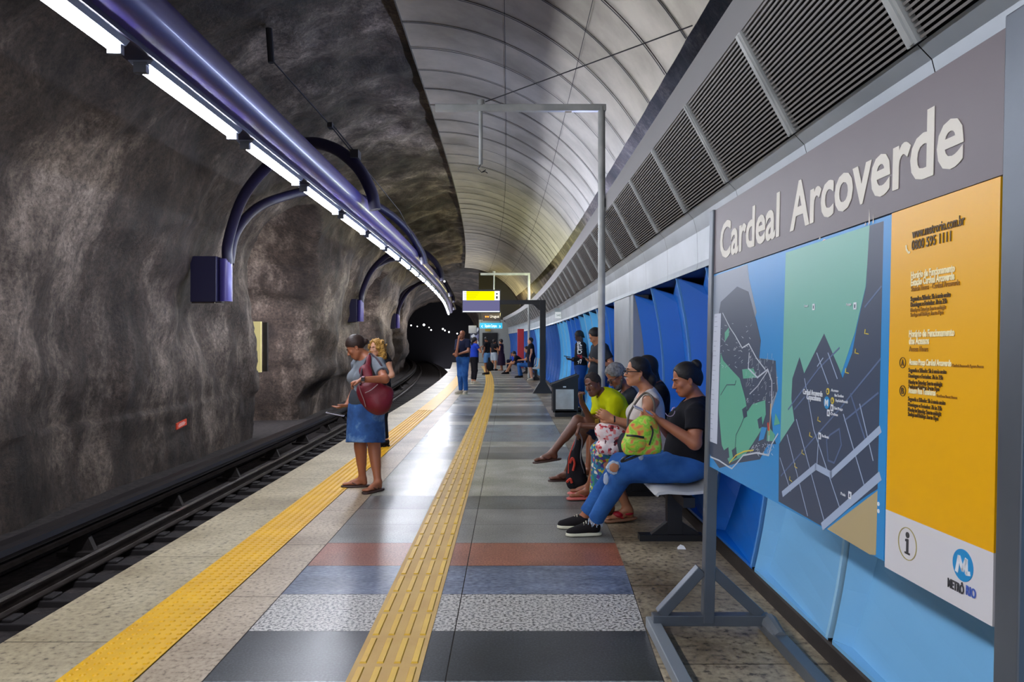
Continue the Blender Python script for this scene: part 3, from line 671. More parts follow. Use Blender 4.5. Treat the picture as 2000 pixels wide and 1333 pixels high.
# ---------------------------------------------------------------- station sign board
PL = V(1.021, 3.76, .858); PR = V(1.066, 1.603, .880)
U = (PR-PL).normalized(); VV = V(.026, 0, 1); VV = (VV-U*VV.dot(U)).normalized(); NN = U.cross(VV).normalized()
SW = (PR-PL).length; SH = 1.316
def SG(u, v, n=0): return PL+U*u+VV*v+NN*n
def uv(px, py):
    d = V((px-CX)/FPX, 1, -(py-CY)/FPX); o_ = V(0, 0, EYE); t = (PL-o_).dot(NN)/d.dot(NN); q = o_+d*t-PL; return (q.dot(U), q.dot(VV))
sg = empty('station_sign', (1.04, 2.7, 0)); tag(sg, 'large free standing Cardeal Arcoverde sign board with map and yellow notice', 'sign board')
def spoly(s, pts, n0, n1, mi=0): s.prism([SG(u, v, n0) for u, v in pts], NN*(n1-n0), mi)
def srect(s, u0, u1, v0, v1, n0, n1, mi=0): spoly(s, [(u0, v0), (u1, v0), (u1, v1), (u0, v1)], n0, n1, mi)
def sline(s, pts, wd, n1, n0=None, mi=0):
    n0 = n1-.0006 if n0 is None else n0
    for (a, b_) in zip(pts[:-1], pts[1:]):
        a, b_ = Vector(a), Vector(b_); d = (b_-a)
        if d.length < 1e-5: continue
        d.normalize(); q = Vector((-d.y, d.x))*wd/2; e_ = d*wd*.3
        spoly(s, [tuple(a-q-e_), tuple(b_-q+e_), tuple(b_+q+e_), tuple(a+q-e_)], n0, n1, mi)
hv = .986       # lower edge of the header
b = MB(); srect(b, 0.0, SW, hv+.004, SH, -.014, .002); b.build('header_panel', mat('header_brown', '#6b6064', .42, noise=(2, '#645a5e', .5)), sg)
b = MB(); srect(b, -.004, SW+.004, .03, SH-.004, -.03, -.015); b.build('backing_board', mat('backing', '#1d1b20', .6), sg)
CREAM = mat('letter_cream', '#e2ddd0', .5)
def st_text(s, u, v, h, m, width=None, bold=0, n=.0035, name='lettering', shear=0): return textmesh(name, s, m, SG(u, v, n), U, VV, h, sg, width, bold, depth=.0008, shear=shear)
uC0, uC1 = uv(1408, 480)[0], uv(1524, 440)[0]; uA0, uA1 = uv(1545, 430)[0], uv(1885, 300)[0]
st_text('Cardeal', uC0, 1.055, .245, CREAM, uC1-uC0, .022, name='station_name')
st_text('Arcoverde', uA0, 1.055, .245, CREAM, uA1-uA0, .022, name='station_name')
# paint chips at the header's lower edge
b = MB()
for px, py, w_, h_ in ((1698, 425, .008, .05), (1706, 428, .006, .03), (1600, 466, .02, .008), (1690, 438, .010, .01), (1607, 470, .03, .006)):
    u, v = uv(px, py); spoly(b, [(u, v-h_/2), (u+w_, v-h_/3), (u+w_*.5, v+h_/2)], .002, .0026)
b.build('paint_chips', CREAM, sg)
# map panel
uM = uv(1738, 700)[0]; uS = uv(1527, 740)[0]; vB = .005
SEA = mat('map_sea', '#2d8fd0', .35); GRN = mat('map_green', '#5fae92', .4); GRN2 = mat('map_mint', '#74b5a4', .38); SLATE = mat('map_slate', '#3d4a60', .4); GREYM = mat('map_greyland', '#8b96a6', .4)
ROAD = mat('map_road', '#a5b6cf', .45); ROAD2 = mat('map_road_dim', '#5b6f93', .45); SAND = mat('map_sand', '#b7a57c', .45); MW = mat('map_white', '#e4e9ee', .5); MY = mat('map_yellow', '#dcc64a', .5); MR = mat('map_red', '#d2452f', .5)
b = MB(); srect(b, 0, uM, vB, hv, -.014, 0); b.build('map_panel', SEA, sg)
def mp(name, m, pxs, n=.0006):
    b = MB(); spoly(b, [uv(*p) for p in pxs], 0, n); b.build(name, m, sg)
def clipv(p): return p
mp('city_area', GREYM, [(1391, 541), (1440, 524), (1460, 516), (1463, 545), (1478, 610), (1470, 640), (1478, 668), (1483, 655), (1485, 680), (1482, 700), (1500, 702), (1514, 705), (1520, 760), (1508, 800), (1500, 850), (1470, 810), (1440, 880), (1425, 910), (1388, 892)], .0004)
mp('city_area', SLATE, [(1408, 590), (1440, 560), (1462, 570), (1478, 630), (1486, 665), (1483, 700), (1515, 705), (1518, 765), (1505, 790), (1510, 850), (1516, 868), (1500, 868), (1484, 898), (1440, 905), (1405, 915), (1385, 885), (1390, 700)], .0007)
mp('park_area', GRN, [(1408, 690), (1413, 705), (1428, 722), (1445, 740), (1456, 780), (1460, 805), (1470, 790), (1495, 782), (1496, 810), (1486, 842), (1470, 868), (1455, 890), (1425, 905), (1410, 870), (1404, 800)], .001)
mp('park_area', GRN, [(1416, 650), (1424, 640), (1424, 655), (1416, 668)], .001)
mp('park_area', GRN, [(1450, 722), (1472, 720), (1478, 738), (1452, 740)], .001)
mp('park_area', GRN, [(1515, 808), (1524, 828), (1512, 832)], .001)
mp('park_area', GRN, [(1500, 832), (1514, 850), (1512, 862), (1498, 862)], .001)
mp('beach_bay', SEA, [(1488, 834), (1498, 836), (1492, 858), (1482, 862)], .0012)
b = MB(); rnd = random.Random(4)
for pts, wd in (([(1412, 612), (1426, 640), (1436, 655), (1450, 680), (1463, 672), (1478, 700), (1495, 722)], .006), ([(1464, 690), (1462, 720), (1480, 738), (1500, 722), (1508, 745), (1508, 790), (1504, 830), (1502, 862)], .007), ([(1388, 893), (1405, 900), (1423, 912), (1430, 916), (1440, 905), (1452, 890), (1478, 885), (1502, 890), (1508, 868), (1520, 848)], .007), ([(1500, 725), (1480, 755), (1465, 770)], .005)):
    sline(b, [uv(*p) for p in pts], wd, .0016)
for k in range(90):
    x, y_ = rnd.uniform(1455, 1518), rnd.uniform(700, 790); a = uv(x, y_); q = rnd.choice(((.016, .002), (.002, .02), (.012, .008)))
    sline(b, [a, (a[0]+q[0], a[1]+q[1])], .0016, .0016)
for k in range(50):
    x, y_ = rnd.uniform(1405, 1470), rnd.uniform(630, 720); a = uv(x, y_); sline(b, [a, (a[0]+rnd.uniform(.008, .03), a[1]+rnd.uniform(-.01, .01))], .0018, .0016)
for k in range(50):
    x = rnd.uniform(1465, 1510); y_ = 880+rnd.uniform(-14, 8); a = uv(x, y_); sline(b, [a, (a[0]+rnd.uniform(.004, .02), a[1]+rnd.uniform(-.01, .01))], .002, .0016)
b.build('map_streets', mat('map_pale', '#c5cdd6', .5), sg)
b = MB(); sline(b, [uv(*p) for p in [(1506, 790), (1505, 825), (1503, 850)]], .006, .0022, mi=0); b.build('metro_line', mat('map_orange', '#d0a45a', .5), sg)
b = MB(); sline(b, [uv(*p) for p in [(1425, 905), (1438, 890), (1455, 882), (1472, 880)]], .006, .0022); b.build('metro_line', MY, sg)
b = MB(); sline(b, [uv(*p) for p in [(1501, 828), (1502, 840)]], .014, .0024); b.build('metro_line', MR, sg)
b = MB(); sline(b, [uv(*p) for p in [(1460, 800), (1448, 830), (1438, 850), (1436, 880)]], .004, .0018); sline(b, [uv(*p) for p in [(1408, 772), (1420, 752), (1436, 752), (1438, 744)]], .004, .0018); b.build('map_valley', SLATE, sg)
for q in ((1462, 775), (1450, 800), (1480, 820), (1415, 880), (1430, 880)):
    mp('map_valley', SLATE, [(q[0], q[1]), (q[0]+8, q[1]-6), (q[0]+10, q[1]+14), (q[0]+3, q[1]+18)], .0018)
# street map
mp('mint_area', GRN2, [(1535, 494), (1700, 440), (1691, 560), (1670, 650), (1640, 740), (1620, 800), (1530, 860), (1522, 980), (1521, 980)], .0006)
mp('street_area', SLATE, [(1522, 868), (1552, 822), (1546, 780), (1548, 740), (1562, 698), (1571, 730), (1575, 722), (1610, 652), (1640, 722), (1646, 740), (1665, 690), (1674, 640), (1692, 560), (1699, 441), (1727, 432), (1720, 700), (1715, 955), (1694, 968), (1608, 1030), (1521, 980)], .0010)
b = MB()
for pts, wd in (([(1530, 965), (1594, 912), (1624, 928), (1719, 840)], .022), ([(1608, 1028), (1718, 932)], .026)):
    sline(b, [uv(*p) for p in pts], wd, .0018)
for pts in ([(1524, 895), (1545, 960)], [(1538, 850), (1578, 1008)], [(1556, 820), (1612, 1024)], [(1572, 740), (1590, 840), (1640, 990)], [(1596, 690), (1618, 750)], [(1648, 810), (1692, 960)], [(1680, 790), (1706, 900)], [(1597, 716), (1608, 700)], [(1600, 845), (1596, 912)], [(1618, 690), (1636, 740)]):
    sline(b, [uv(*p) for p in pts], .004, .0016)
b.build('main_streets', ROAD, sg)
b = MB()
for pts in ([(1526, 930), (1640, 800), (1722, 700)], [(1540, 800), (1600, 720), (1640, 680)], [(1650, 822), (1716, 768)], [(1552, 800), (1572, 776)], [(1690, 600), (1722, 560)], [(1622, 850), (1640, 838), (1644, 870), (1630, 905), (1618, 900), (1615, 860), (1622, 850)], [(1662, 770), (1694, 870)]):
    sline(b, [uv(*p) for p in pts], .006, .0014)
b.build('side_streets', ROAD2, sg)
mp('beach', SAND, [(1616, 1034), (1716, 958), (1711, 1085), (1700, 1084)], .0012)
mp('panel_margin', SEA, [(1727, 432), (1743, 427), (1727, 1094), (1712, 1086)], .0014)
# map symbols
def disc(c, r, m, n1=.0026, name='map_symbol', sq=1, seg=24):
    b = MB(); spoly(b, [(c[0]+r*math.cos(a), c[1]+r*sq*math.sin(a)) for a in [2*math.pi*k/seg for k in range(seg)]], .0012, n1); b.build(name, m, sg)
MBL = mat('metro_blue', '#1c8ecb', .4)
cM = uv(1616, 787); disc(cM, .021, MBL); st_text('M', cM[0]-.012, cM[1]-.011, .032, MW, .024, .02, .003)
for (px, py, t) in ((1618, 765, 'B'), (1627, 783, 'A')):
    c = uv(px, py); disc(c, .011, MY); st_text(t, c[0]-.005, c[1]-.006, .017, SLATE, .010, .02, .003)
for px, py in ((1590, 600), (1671, 598), (1626, 797), (1619, 807), (1602, 852), (1661, 968)):
    c = uv(px, py); b = MB(); spoly(b, [(c[0]-.009, c[1]-.011), (c[0]+.009, c[1]-.011), (c[0]+.009, c[1]+.011), (c[0]-.009, c[1]+.011)], .0012, .0024); b.build('map_symbol', MW, sg)
    b = MB(); spoly(b, [(c[0]-.003, c[1]-.006), (c[0]+.003, c[1]-.006), (c[0]+.003, c[1]+.005), (c[0]-.003, c[1]+.005)], .0024, .003); b.build('map_symbol', SLATE, sg)
for px, py in ((1690, 652), (1671, 690), (1652, 728), (1582, 852), (1598, 822), (1567, 886), (1553, 912), (1543, 938)):
    c = uv(px, py); b = MB(); sline(b, [c, (c[0]+.003, c[1]+.012)], .004, .0022); sline(b, [(c[0]+.006, c[1]), (c[0]+.022, c[1]-.002)], .003, .0022); b.build('arrow_mark', MY, sg)
u1_ = uv(1570, 770); st_text('Cardeal Arcoverde', u1_[0], u1_[1], .026, MW, uv(1608, 768)[0]-u1_[0], .02, .003); u1_ = uv(1577, 780); st_text('Copacabana', u1_[0], u1_[1], .026, MW, uv(1605, 778)[0]-u1_[0], .02, .003)
for (px, py, w_, t) in ((1625, 765, .05, 'Acesso'), (1632, 775, .06, 'Rua Tonelero'), (1634, 785, .08, 'Praça Cardeal Arcoverde'), (1630, 800, .06, 'Táxi Praça'), (1624, 811, .05, 'Ônibus'), (1607, 854, .05, 'Rua Barata'), (1572, 601, .03, 'Túnel'), (1655, 598, .03, 'Parque'), (1644, 967, .03, 'Praia')):
    c = uv(px, py); st_text(t, c[0], c[1], .013, MW, w_, 0, .003)
# paper schedule taped to the map
b = MB(); q = [uv(1396, 614), uv(1409, 612), uv(1401, 868), uv(1386, 862)]; spoly(b, q, .001, .0022); b.build('taped_paper', mat('paper_white', '#c3cad8', .6), sg)
b = MB()
for k in range(26):
    y_ = 620+k*9.4; c = uv(1396-(k*9.4)*.045, y_); 
    if k % 5 != 4: sline(b, [(c[0]+.012, c[1]), (c[0]+.012+.03+.018*((k*7) % 3)/2, c[1])], .0022, .003)
b.build('paper_lines', mat('ink_dim', '#8b93a6', .6), sg)
for k in range(2):
    c = uv(1717, 985+k*14); disc(c, .006, MW)
# yellow notice
YP = mat('notice_yellow', '#efb000', .35); u0 = uM+.006
YT_ = []
b = MB(); srect(b, u0, SW-.002, .155, hv, -.014, .006); b.build('notice_panel', YP, sg)
b = MB(); srect(b, u0, SW-.002, -.006, .155, -.014, .006); b.build('notice_foot', mat('notice_white', '#d9d7da', .4), sg)
INK = mat('ink_brown', '#5b4320', .5); INK2 = mat('ink_amber', '#a5741a', .5); WT = mat('notice_lettering', '#fbf0c0', .5)
def ny(s, px, py, h, m, px2, py2, bold=0): a = uv(px, py); b_ = uv(px2, py2); return st_text(s, a[0], a[1], h, m, b_[0]-a[0], bold, .0075)
ny('www.metrorio.com.br', 1787, 466, .036, INK, 1890, 434, .01); ny('0800 595 1111', 1786, 489, .036, INK, 1863, 474, .01)
ny('Horário de Funcionamento', 1785, 545, .026, WT, 1871, 527, .03); ny('Estação Cardeal Arcoverde', 1785, 559, .026, WT, 1870, 544, .03); ny('Station Hours – Cardeal Arcoverde', 1785, 570, .020, INK2, 1880, 556)
ny('Segunda a Sábado: 5h à meia-noite', 1784, 589, .018, INK, 1862, 579, .01); ny('Domingos e Feriados: 7h às 23h', 1784, 600, .018, INK, 1855, 592, .01); ny('Monday to Saturday: 5am to midnight', 1784, 610, .015, INK2, 1853, 602); ny('Sundays and Holidays: 7am to 11pm', 1784, 619, .015, INK2, 1848, 613)
ny('Horário de Funcionamento', 1781, 659, .026, WT, 1870, 655, .03); ny('dos Acessos', 1781, 673, .026, WT, 1820, 670, .03); ny('Access Hours', 1781, 687, .020, INK2, 1818, 684)
ny('Acesso Praça Cardeal Arcoverde', 1781, 713, .022, WT, 1864, 716, .03); ny('Cardeal Arcoverde Square Access', 1866, 717, .010, INK2, 1927, 718)
for dy, m_, s_, x2 in ((12, INK, 'Segunda a Sábado: 5h à meia-noite', 1854), (23, INK, 'Domingos e Feriados: 7h às 23h', 1847), (35, INK, 'Monday to Saturday: 5am to midnight', 1846), (44, INK, 'Sundays and Holidays: 7am to 11pm', 1840)):
    ny(s_, 1780, 715+dy, .016, m_, x2, 719+dy)
ny('Acesso Rua Toneleros', 1780, 768, .022, WT, 1833, 774, .03); ny('Toneleros Street Access', 1835, 776, .010, INK2, 1875, 779)
for dy, m_, s_, x2 in ((12, INK, 'Segunda a Sábado: 5h à meia-noite', 1852), (23, INK, 'Domingos e Feriados: 7h às 23h', 1845), (33, INK, 'Monday to Saturday: 5am to midnight', 1844), (42, INK, 'Sundays and Holidays: 7am to 11pm', 1838)):
    ny(s_, 1779, 771+dy, .016, m_, x2, 780+dy)
def ringm(c, r, wd, m, n1=.0078, sg_=sg, name='ring'):
    b = MB(); sline(b, [(c[0]+r*math.cos(a), c[1]+r*math.sin(a)) for a in [2*math.pi*k/32 for k in range(33)]], wd, n1, .006); b.build(name, m, sg_)
for t, px, py in (('A', 1768, 709), ('B', 1768, 764)):
    c = uv(px, py); ringm(c, .014, .0016, INK); st_text(t, c[0]-.006, c[1]-.008, .024, INK, .012, .01, .0075)
c = uv(1778, 487); b = MB(); sline(b, [(c[0]-.008, c[1]+.010), (c[0]-.006, c[1]), (c[0]+.004, c[1]-.010), (c[0]+.010, c[1]-.010)], .006, .0075); b.build('phone_symbol', WT, sg)
c = uv(1777, 1063); ringm(c, .042, .002, mat('ring_olive', '#b0a46a', .5)); INKD = mat('ink_dark', '#3c3c40', .5)
b = MB(); spoly(b, [(c[0]+.008*math.cos(a), c[1]+.023+.008*math.sin(a)) for a in [k*math.pi/8 for k in range(16)]], .006, .0075); sline(b, [(c[0], c[1]+.010), (c[0], c[1]-.024)], .009, .0075, .006); sline(b, [(c[0]-.008, c[1]+.008), (c[0], c[1]+.008)], .006, .0075, .006); sline(b, [(c[0]-.010, c[1]-.025), (c[0]+.010, c[1]-.025)], .005, .0075, .006); b.build('information_symbol', INKD, sg)
c = uv(1886, 1105); b = MB(); spoly(b, [(c[0]+.037*math.cos(a), c[1]+.037*math.sin(a)) for a in [k*math.pi/20 for k in range(40)]], .006, .0075); b.build('logo_disc', MBL, sg)
b = MB(); sline(b, [(c[0]-.020, c[1]-.018), (c[0]-.012, c[1]+.016), (c[0]+.002, c[1]-.010), (c[0]+.014, c[1]+.016), (c[0]+.016, c[1]-.014), (c[0]+.026, c[1]-.012)], .010, .0088, .0074); b.build('logo_letter', MW, sg)
a = uv(1857, 1143); st_text('METRÔ', a[0], a[1]-.004, .030, INKD, .060, .02, .0075); a = uv(1893, 1158); st_text('RIO', a[0], a[1]-.004, .030, mat('logo_indigo', '#4361b8', .5), .034, .02, .0075)
# frame of the sign
b = MB(); 
def spost(u0, u1, top, z0=.06):
    a = SG((u0+u1)/2, 0, -.02); vb = (z0-a.z)/VV.z; b = MB(); m_ = (vb+top)/2
    b.obox(SG((u0+u1)/2, m_, -.015), U*(u1-u0)/2, VV*(top-vb)/2, NN*.028); b.build('post', GALV, sg, bevel=.004)
spost(-.028, .030, SH+.003); spost(SW+.012, SW+.085, SH+.02)
def legset(uc, yo):
    c = SG(uc, 0, -.015); Yc = c.y; z = .075; b = MB()
    b.box(.735, 1.335, Yc-.03, Yc+.03, .045, .10); b.build('cross_bar', GALV, sg, bevel=.004)
    for x0, x1 in ((.775, .985), (1.285, 1.035)):
        b = MB(); b.beam((x0, Yc, .10), (x1, Yc, .33), .055, .055, (0, 1, 0)); b.build('brace', GALV, sg, bevel=.004)
legset(0, 0); legset(SW+.048, 0)
ya, yb = PR.y-.3, PL.y+.07
for xa_, xb_ in ((.725, .765), (1.31, 1.35)):
    b = MB(); b.box(xa_-.012, xb_+.012, ya, yb, 0.004, .062); b.build('skid', mat('skid_grey', '#9ba2a8', .4, .5) if xa_ < 1 else GALV, sg, bevel=.005)
b = MB(); b.tube([(1.33, yb-.03, .05), (1.33, yb-.08, .062), (1.33, yb-.25, .05)], [.035, .045, .03], 10); b.build('weld_wrap', mat('tape_grey', '#6f7479', .8, bump=(30, .6, .01)), sg)
b = MB(); cc = P(1330, 1072, 5.3); cc.z = .012
b.add([(cc.x-.03, cc.y-.02, .001), (cc.x+.03, cc.y-.025, .001), (cc.x+.035, cc.y+.02, .002), (cc.x-.02, cc.y+.03, .001), (cc.x-.005, cc.y, .03), (cc.x+.02, cc.y-.005, .022)], [(0, 1, 5, 4), (1, 2, 5), (2, 3, 4, 5), (3, 0, 4), (0, 3, 2, 1)])
o = b.build('paper_scrap', mat('scrap', '#f0f0f0', .7)); tag(o, 'crumpled white scrap of paper on the floor by the bench', 'litter')
# ================================================================ PEOPLE: signed distance shapes turned into one smooth skin each
class F:
    def __init__(s): s.p = []
    def cap(s, a, b, ra, rb=None, k=.02, flat=None, hard=False, sub=False):
        s.p.append(('cap', np.array(a, float), np.array(b, float), ra, ra if rb is None else rb, k, None if flat is None else (np.array(flat[0], float), flat[1]), hard, sub)); return s
    def ell(s, c, r, R=None, k=.02, sub=False):
        s.p.append(('ell', np.array(c, float), np.array(r, float), np.array(R if R is not None else np.eye(3), float), k, sub)); return s
    def cut(s, pt, n, lim=None):      # remove what lies on the side n points to (optionally only near pt)
        n = np.array(n, float); n /= np.linalg.norm(n); s.p.append(('cut', np.array(pt, float), n, lim)); return s
    def bounds(s):
        lo = np.full(3, 1e9); hi = np.full(3, -1e9)
        for q in s.p:
            if q[0] == 'cap' and not q[8]:
                r = max(q[3], q[4]); lo = np.minimum(lo, np.minimum(q[1], q[2])-r); hi = np.maximum(hi, np.maximum(q[1], q[2])+r)
            elif q[0] == 'ell' and not q[5]:
                r = q[2].max(); lo = np.minimum(lo, q[1]-r); hi = np.maximum(hi, q[1]+r)
        return lo, hi
    def mesh(s, h):
        lo, hi = s.bounds(); lo = lo-3*h-.01; hi = hi+3*h+.01; n = np.ceil((hi-lo)/h).astype(int)+1
        D = np.full(n, .2, np.float32); ax = [lo[i]+h*np.arange(n[i]) for i in range(3)]
        for q in s.p:
            if q[0] == 'cut':
                pt, nn, lim = q[1:]
                if lim is None: sl = [slice(0, n[i]) for i in range(3)]
                else: sl = [slice(max(0, int((pt[i]-lim-lo[i])/h)), max(0, min(n[i], int((pt[i]+lim-lo[i])/h)+2))) for i in range(3)]
                X = ax[0][sl[0]][:, None, None]-pt[0]; Y = ax[1][sl[1]][None, :, None]-pt[1]; Z = ax[2][sl[2]][None, None, :]-pt[2]
                d = X*nn[0]+Y*nn[1]+Z*nn[2]; sub = D[tuple(sl)]; D[tuple(sl)] = np.maximum(sub, d) if lim is None else np.where(X*X+Y*Y+Z*Z < lim*lim, np.maximum(sub, d), sub); continue
            if q[0] == 'cap': a, b, ra, rb, k, fl, hard, sb = q[1:]; m = max(ra, rb)+k+2*h; l_ = np.minimum(a, b)-m; h_ = np.maximum(a, b)+m
            else: c, r, R, k, sb = q[1:]; m = r.max()+k+2*h; l_ = c-m; h_ = c+m
            i0 = np.maximum(0, ((l_-lo)/h).astype(int)); i1 = np.minimum(n, ((h_-lo)/h).astype(int)+2)
            if (i1 <= i0).any(): continue
            sl = tuple(slice(i0[i], i1[i]) for i in range(3))
            X = ax[0][sl[0]][:, None, None]; Y = ax[1][sl[1]][None, :, None]; Z = ax[2][sl[2]][None, None, :]
            if q[0] == 'cap':
                ab = b-a; L2 = max(ab@ab, 1e-9); px, py, pz = X-a[0], Y-a[1], Z-a[2]
                t = (px*ab[0]+py*ab[1]+pz*ab[2])/L2; tc_ = np.clip(t, 0, 1)
                if hard: ts = t
                else: ts = tc_
                dx, dy, dz = px-ts*ab[0], py-ts*ab[1], pz-ts*ab[2]
                if fl is not None:
                    w, f = fl; qw = (dx*w[0]+dy*w[1]+dz*w[2])*(1/f-1); dx = dx+w[0]*qw; dy = dy+w[1]*qw; dz = dz+w[2]*qw
                d = np.sqrt(dx*dx+dy*dy+dz*dz)-(ra+(rb-ra)*tc_)
                if fl is not None: d = d*min(1, fl[1])
                if hard: d = np.maximum(d, np.maximum(-t, t-1)*math.sqrt(L2))
            else:
                px, py, pz = X-c[0], Y-c[1], Z-c[2]
                u = (px*R[0][0]+py*R[0][1]+pz*R[0][2])/r[0]; v = (px*R[1][0]+py*R[1][1]+pz*R[1][2])/r[1]; w = (px*R[2][0]+py*R[2][1]+pz*R[2][2])/r[2]
                kk = np.sqrt(u*u+v*v+w*w); k2 = np.sqrt((u/r[0])**2+(v/r[1])**2+(w/r[2])**2)
                d = np.where(kk < 1e-4, -r.min(), kk*(kk-1)/np.maximum(k2, 1e-6))
            o = D[sl]; k = max(k, 1e-4)
            if sb:
                hh = np.clip(.5-.5*(o+d)/k, 0, 1); D[sl] = o*(1-hh)-d*hh+k*hh*(1-hh)
            else:
                hh = np.clip(.5+.5*(o-d)/k, 0, 1); D[sl] = o*(1-hh)+d*hh-k*hh*(1-hh)
        I = D < 0
        # surface nets
        nx, ny_, nz = n; c = [I[i:nx-1+i, j:ny_-1+j, k:nz-1+k] for i in (0, 1) for j in (0, 1) for k in (0, 1)]
        al = c[0].copy(); an = c[0].copy()
        for q in c[1:]: al &= q; an |= q
        mix = an & ~al; ci = np.argwhere(mix)
        if len(ci) == 0: return np.zeros((0, 3)), []
        idx = np.full(mix.shape, -1, np.int64); idx[mix] = np.arange(len(ci))
        off = [(i, j, k) for i in (0, 1) for j in (0, 1) for k in (0, 1)]
        vals = np.stack([D[ci[:, 0]+i, ci[:, 1]+j, ci[:, 2]+k] for i, j, k in off], -1)
        acc = np.zeros((len(ci), 3)); cnt = np.zeros(len(ci)); offa = np.array(off, float)
        for a in range(8):
            for b in range(a+1, 8):
                if np.abs(offa[a]-offa[b]).sum() != 1: continue
                va, vb = vals[:, a], vals[:, b]; m = (va < 0) != (vb < 0); t = np.where(m, va/np.where(m, va-vb, 1), 0)
                acc += np.where(m[:, None], offa[a]+(offa[b]-offa[a])*t[:, None], 0); cnt += m
        vt = lo+h*(ci+acc/cnt[:, None]); fs = []
        for axn in range(3):
            u, v = (axn+1) % 3, (axn+2) % 3
            s0 = [slice(None)]*3; s1 = [slice(None)]*3; s0[axn] = slice(0, n[axn]-1); s1[axn] = slice(1, n[axn])
            A, B = I[tuple(s0)], I[tuple(s1)]; e_ = np.argwhere(A != B); e_ = e_[(e_[:, u] > 0) & (e_[:, v] > 0) & (e_[:, u] < n[u]-1) & (e_[:, v] < n[v]-1)]
            if len(e_) == 0: continue
            fl = A[e_[:, 0], e_[:, 1], e_[:, 2]]
            du = np.zeros(3, int); du[u] = 1; dv = np.zeros(3, int); dv[v] = 1
            q = np.stack([idx[tuple((e_-du-dv).T)], idx[tuple((e_-dv).T)], idx[tuple(e_.T)], idx[tuple((e_-du).T)]], -1)
            q[~fl] = q[~fl][:, ::-1]; fs.append(q)
        return vt, np.concatenate(fs)
def sdfobj(name, f, h, m, parent, wrinkle=0, wf=14.0, seed=1):
    v, q = f.mesh(h)
    if len(v) == 0: return None
    if wrinkle:
        v = v+np.stack([fbm(v[:, 0]*wf, v[:, 1]*wf, v[:, 2]*wf*.6, 2, seed+i)*wrinkle for i in range(3)], -1)
    me = bpy.data.meshes.new(name); me.vertices.add(len(v)); me.vertices.foreach_set('co', v.astype(np.float32).ravel())
    me.loops.add(4*len(q)); me.loops.foreach_set('vertex_index', q.astype(np.int32).ravel()); me.polygons.add(len(q)); me.polygons.foreach_set('loop_start', np.arange(0, 4*len(q), 4, dtype=np.int32))
    me.polygons.foreach_set('use_smooth', [True]*len(q)); me.materials.append(m); me.update(calc_edges=True); me.validate()
    o = bpy.data.objects.new(name, me); COL.objects.link(o)
    if parent is not None: o.parent = parent; o.matrix_parent_inverse = Matrix.Translation(parent.location).inverted()
    return o
def nrm(v): v = Vector(v); return v.normalized()
def skin(name, c, dark=None):
    m = mat(name, c, .48, noise=(7, dark or c, .7)) if dark else mat(name, c, .48)
    b = m.node_tree.nodes['Principled BSDF']; b.inputs['Subsurface Weight'].default_value = .06; b.inputs['Subsurface Radius'].default_value = (.4, .15, .08); b.inputs['Subsurface Scale'].default_value = .02
    return m
def fabric(name, c, c2=None, sc=6, bs=18, bstr=.35): return mat(name, c, .85, spec=.2, noise=(sc, c2, .5) if c2 else None, bump=(bs, bstr, .012))
SK_BROWN = skin('skin_brown', '#a8694a'); SK_TAN = skin('skin_tan', '#b77d5a'); SK_DARK = skin('skin_dark', '#6d4433'); SK_LIGHT = skin('skin_light', '#d29b7c'); SK_DEEP = skin('skin_deep', '#4a2f26'); SK_MID = skin('skin_mid', '#8f583d')
HAIRB = mat('hair_black', '#17120f', .58, bump=(60, .5, .006)); HAIRBR = mat('hair_brown', '#33211a', .55, bump=(60, .5, .006)); HAIRG = mat('hair_grey', '#9b9a98', .7, noise=(30, '#5e5c5a', .5), bump=(70, 1.0, .02)); HAIRY = mat('hair_blond', '#d0a04a', .5, noise=(22, '#8f6426', .5), bump=(45, 1.0, .03)); HAIRSH = mat('hair_short', '#3b302a', .8, noise=(40, '#1b1512', .5), bump=(90, 1, .01))
DENIM = fabric('denim', '#3a6fb4', '#1a4584', 5, 30, .5); DENIMD = fabric('denim_dark', '#1e4585', '#16336a', 3, 25, .3); DENIML = fabric('denim_light', '#6f9ccd', '#3f72b0', 4, 25, .3)
TBLACK = fabric('tee_black', '#15151b'); TCHAR = fabric('tee_charcoal', '#2e3238'); TGREY = fabric('tee_grey', '#7d848c', '#6a7078'); TNAVY = fabric('navy_cloth', '#171d35'); TYEL = fabric('tee_yellow', '#c9cf00', '#b5ba02', 4, 16, .5); TWHITE = fabric('top_white', '#d9d3cc', '#c9c2ba'); TBLUE = fabric('tee_blue', '#1f3fae'); LEATHER = mat('sole_leather', '#3a2620', .5); SOLEW = mat('sole_cream', '#d9d6bd', .5); SHOEB = fabric('shoe_black', '#1d1a1c', None, 5, 60, .2); SHOEG = fabric('shoe_pale', '#b8ae9c'); REDL = mat('sandal_red', '#b3182d', .35)
EYEW = mat('eye_white', '#d8d2cc', .2); EYEK = mat('eye_dark', '#120b08', .15); BROWM = mat('brow_dark', '#1c1310', .8)

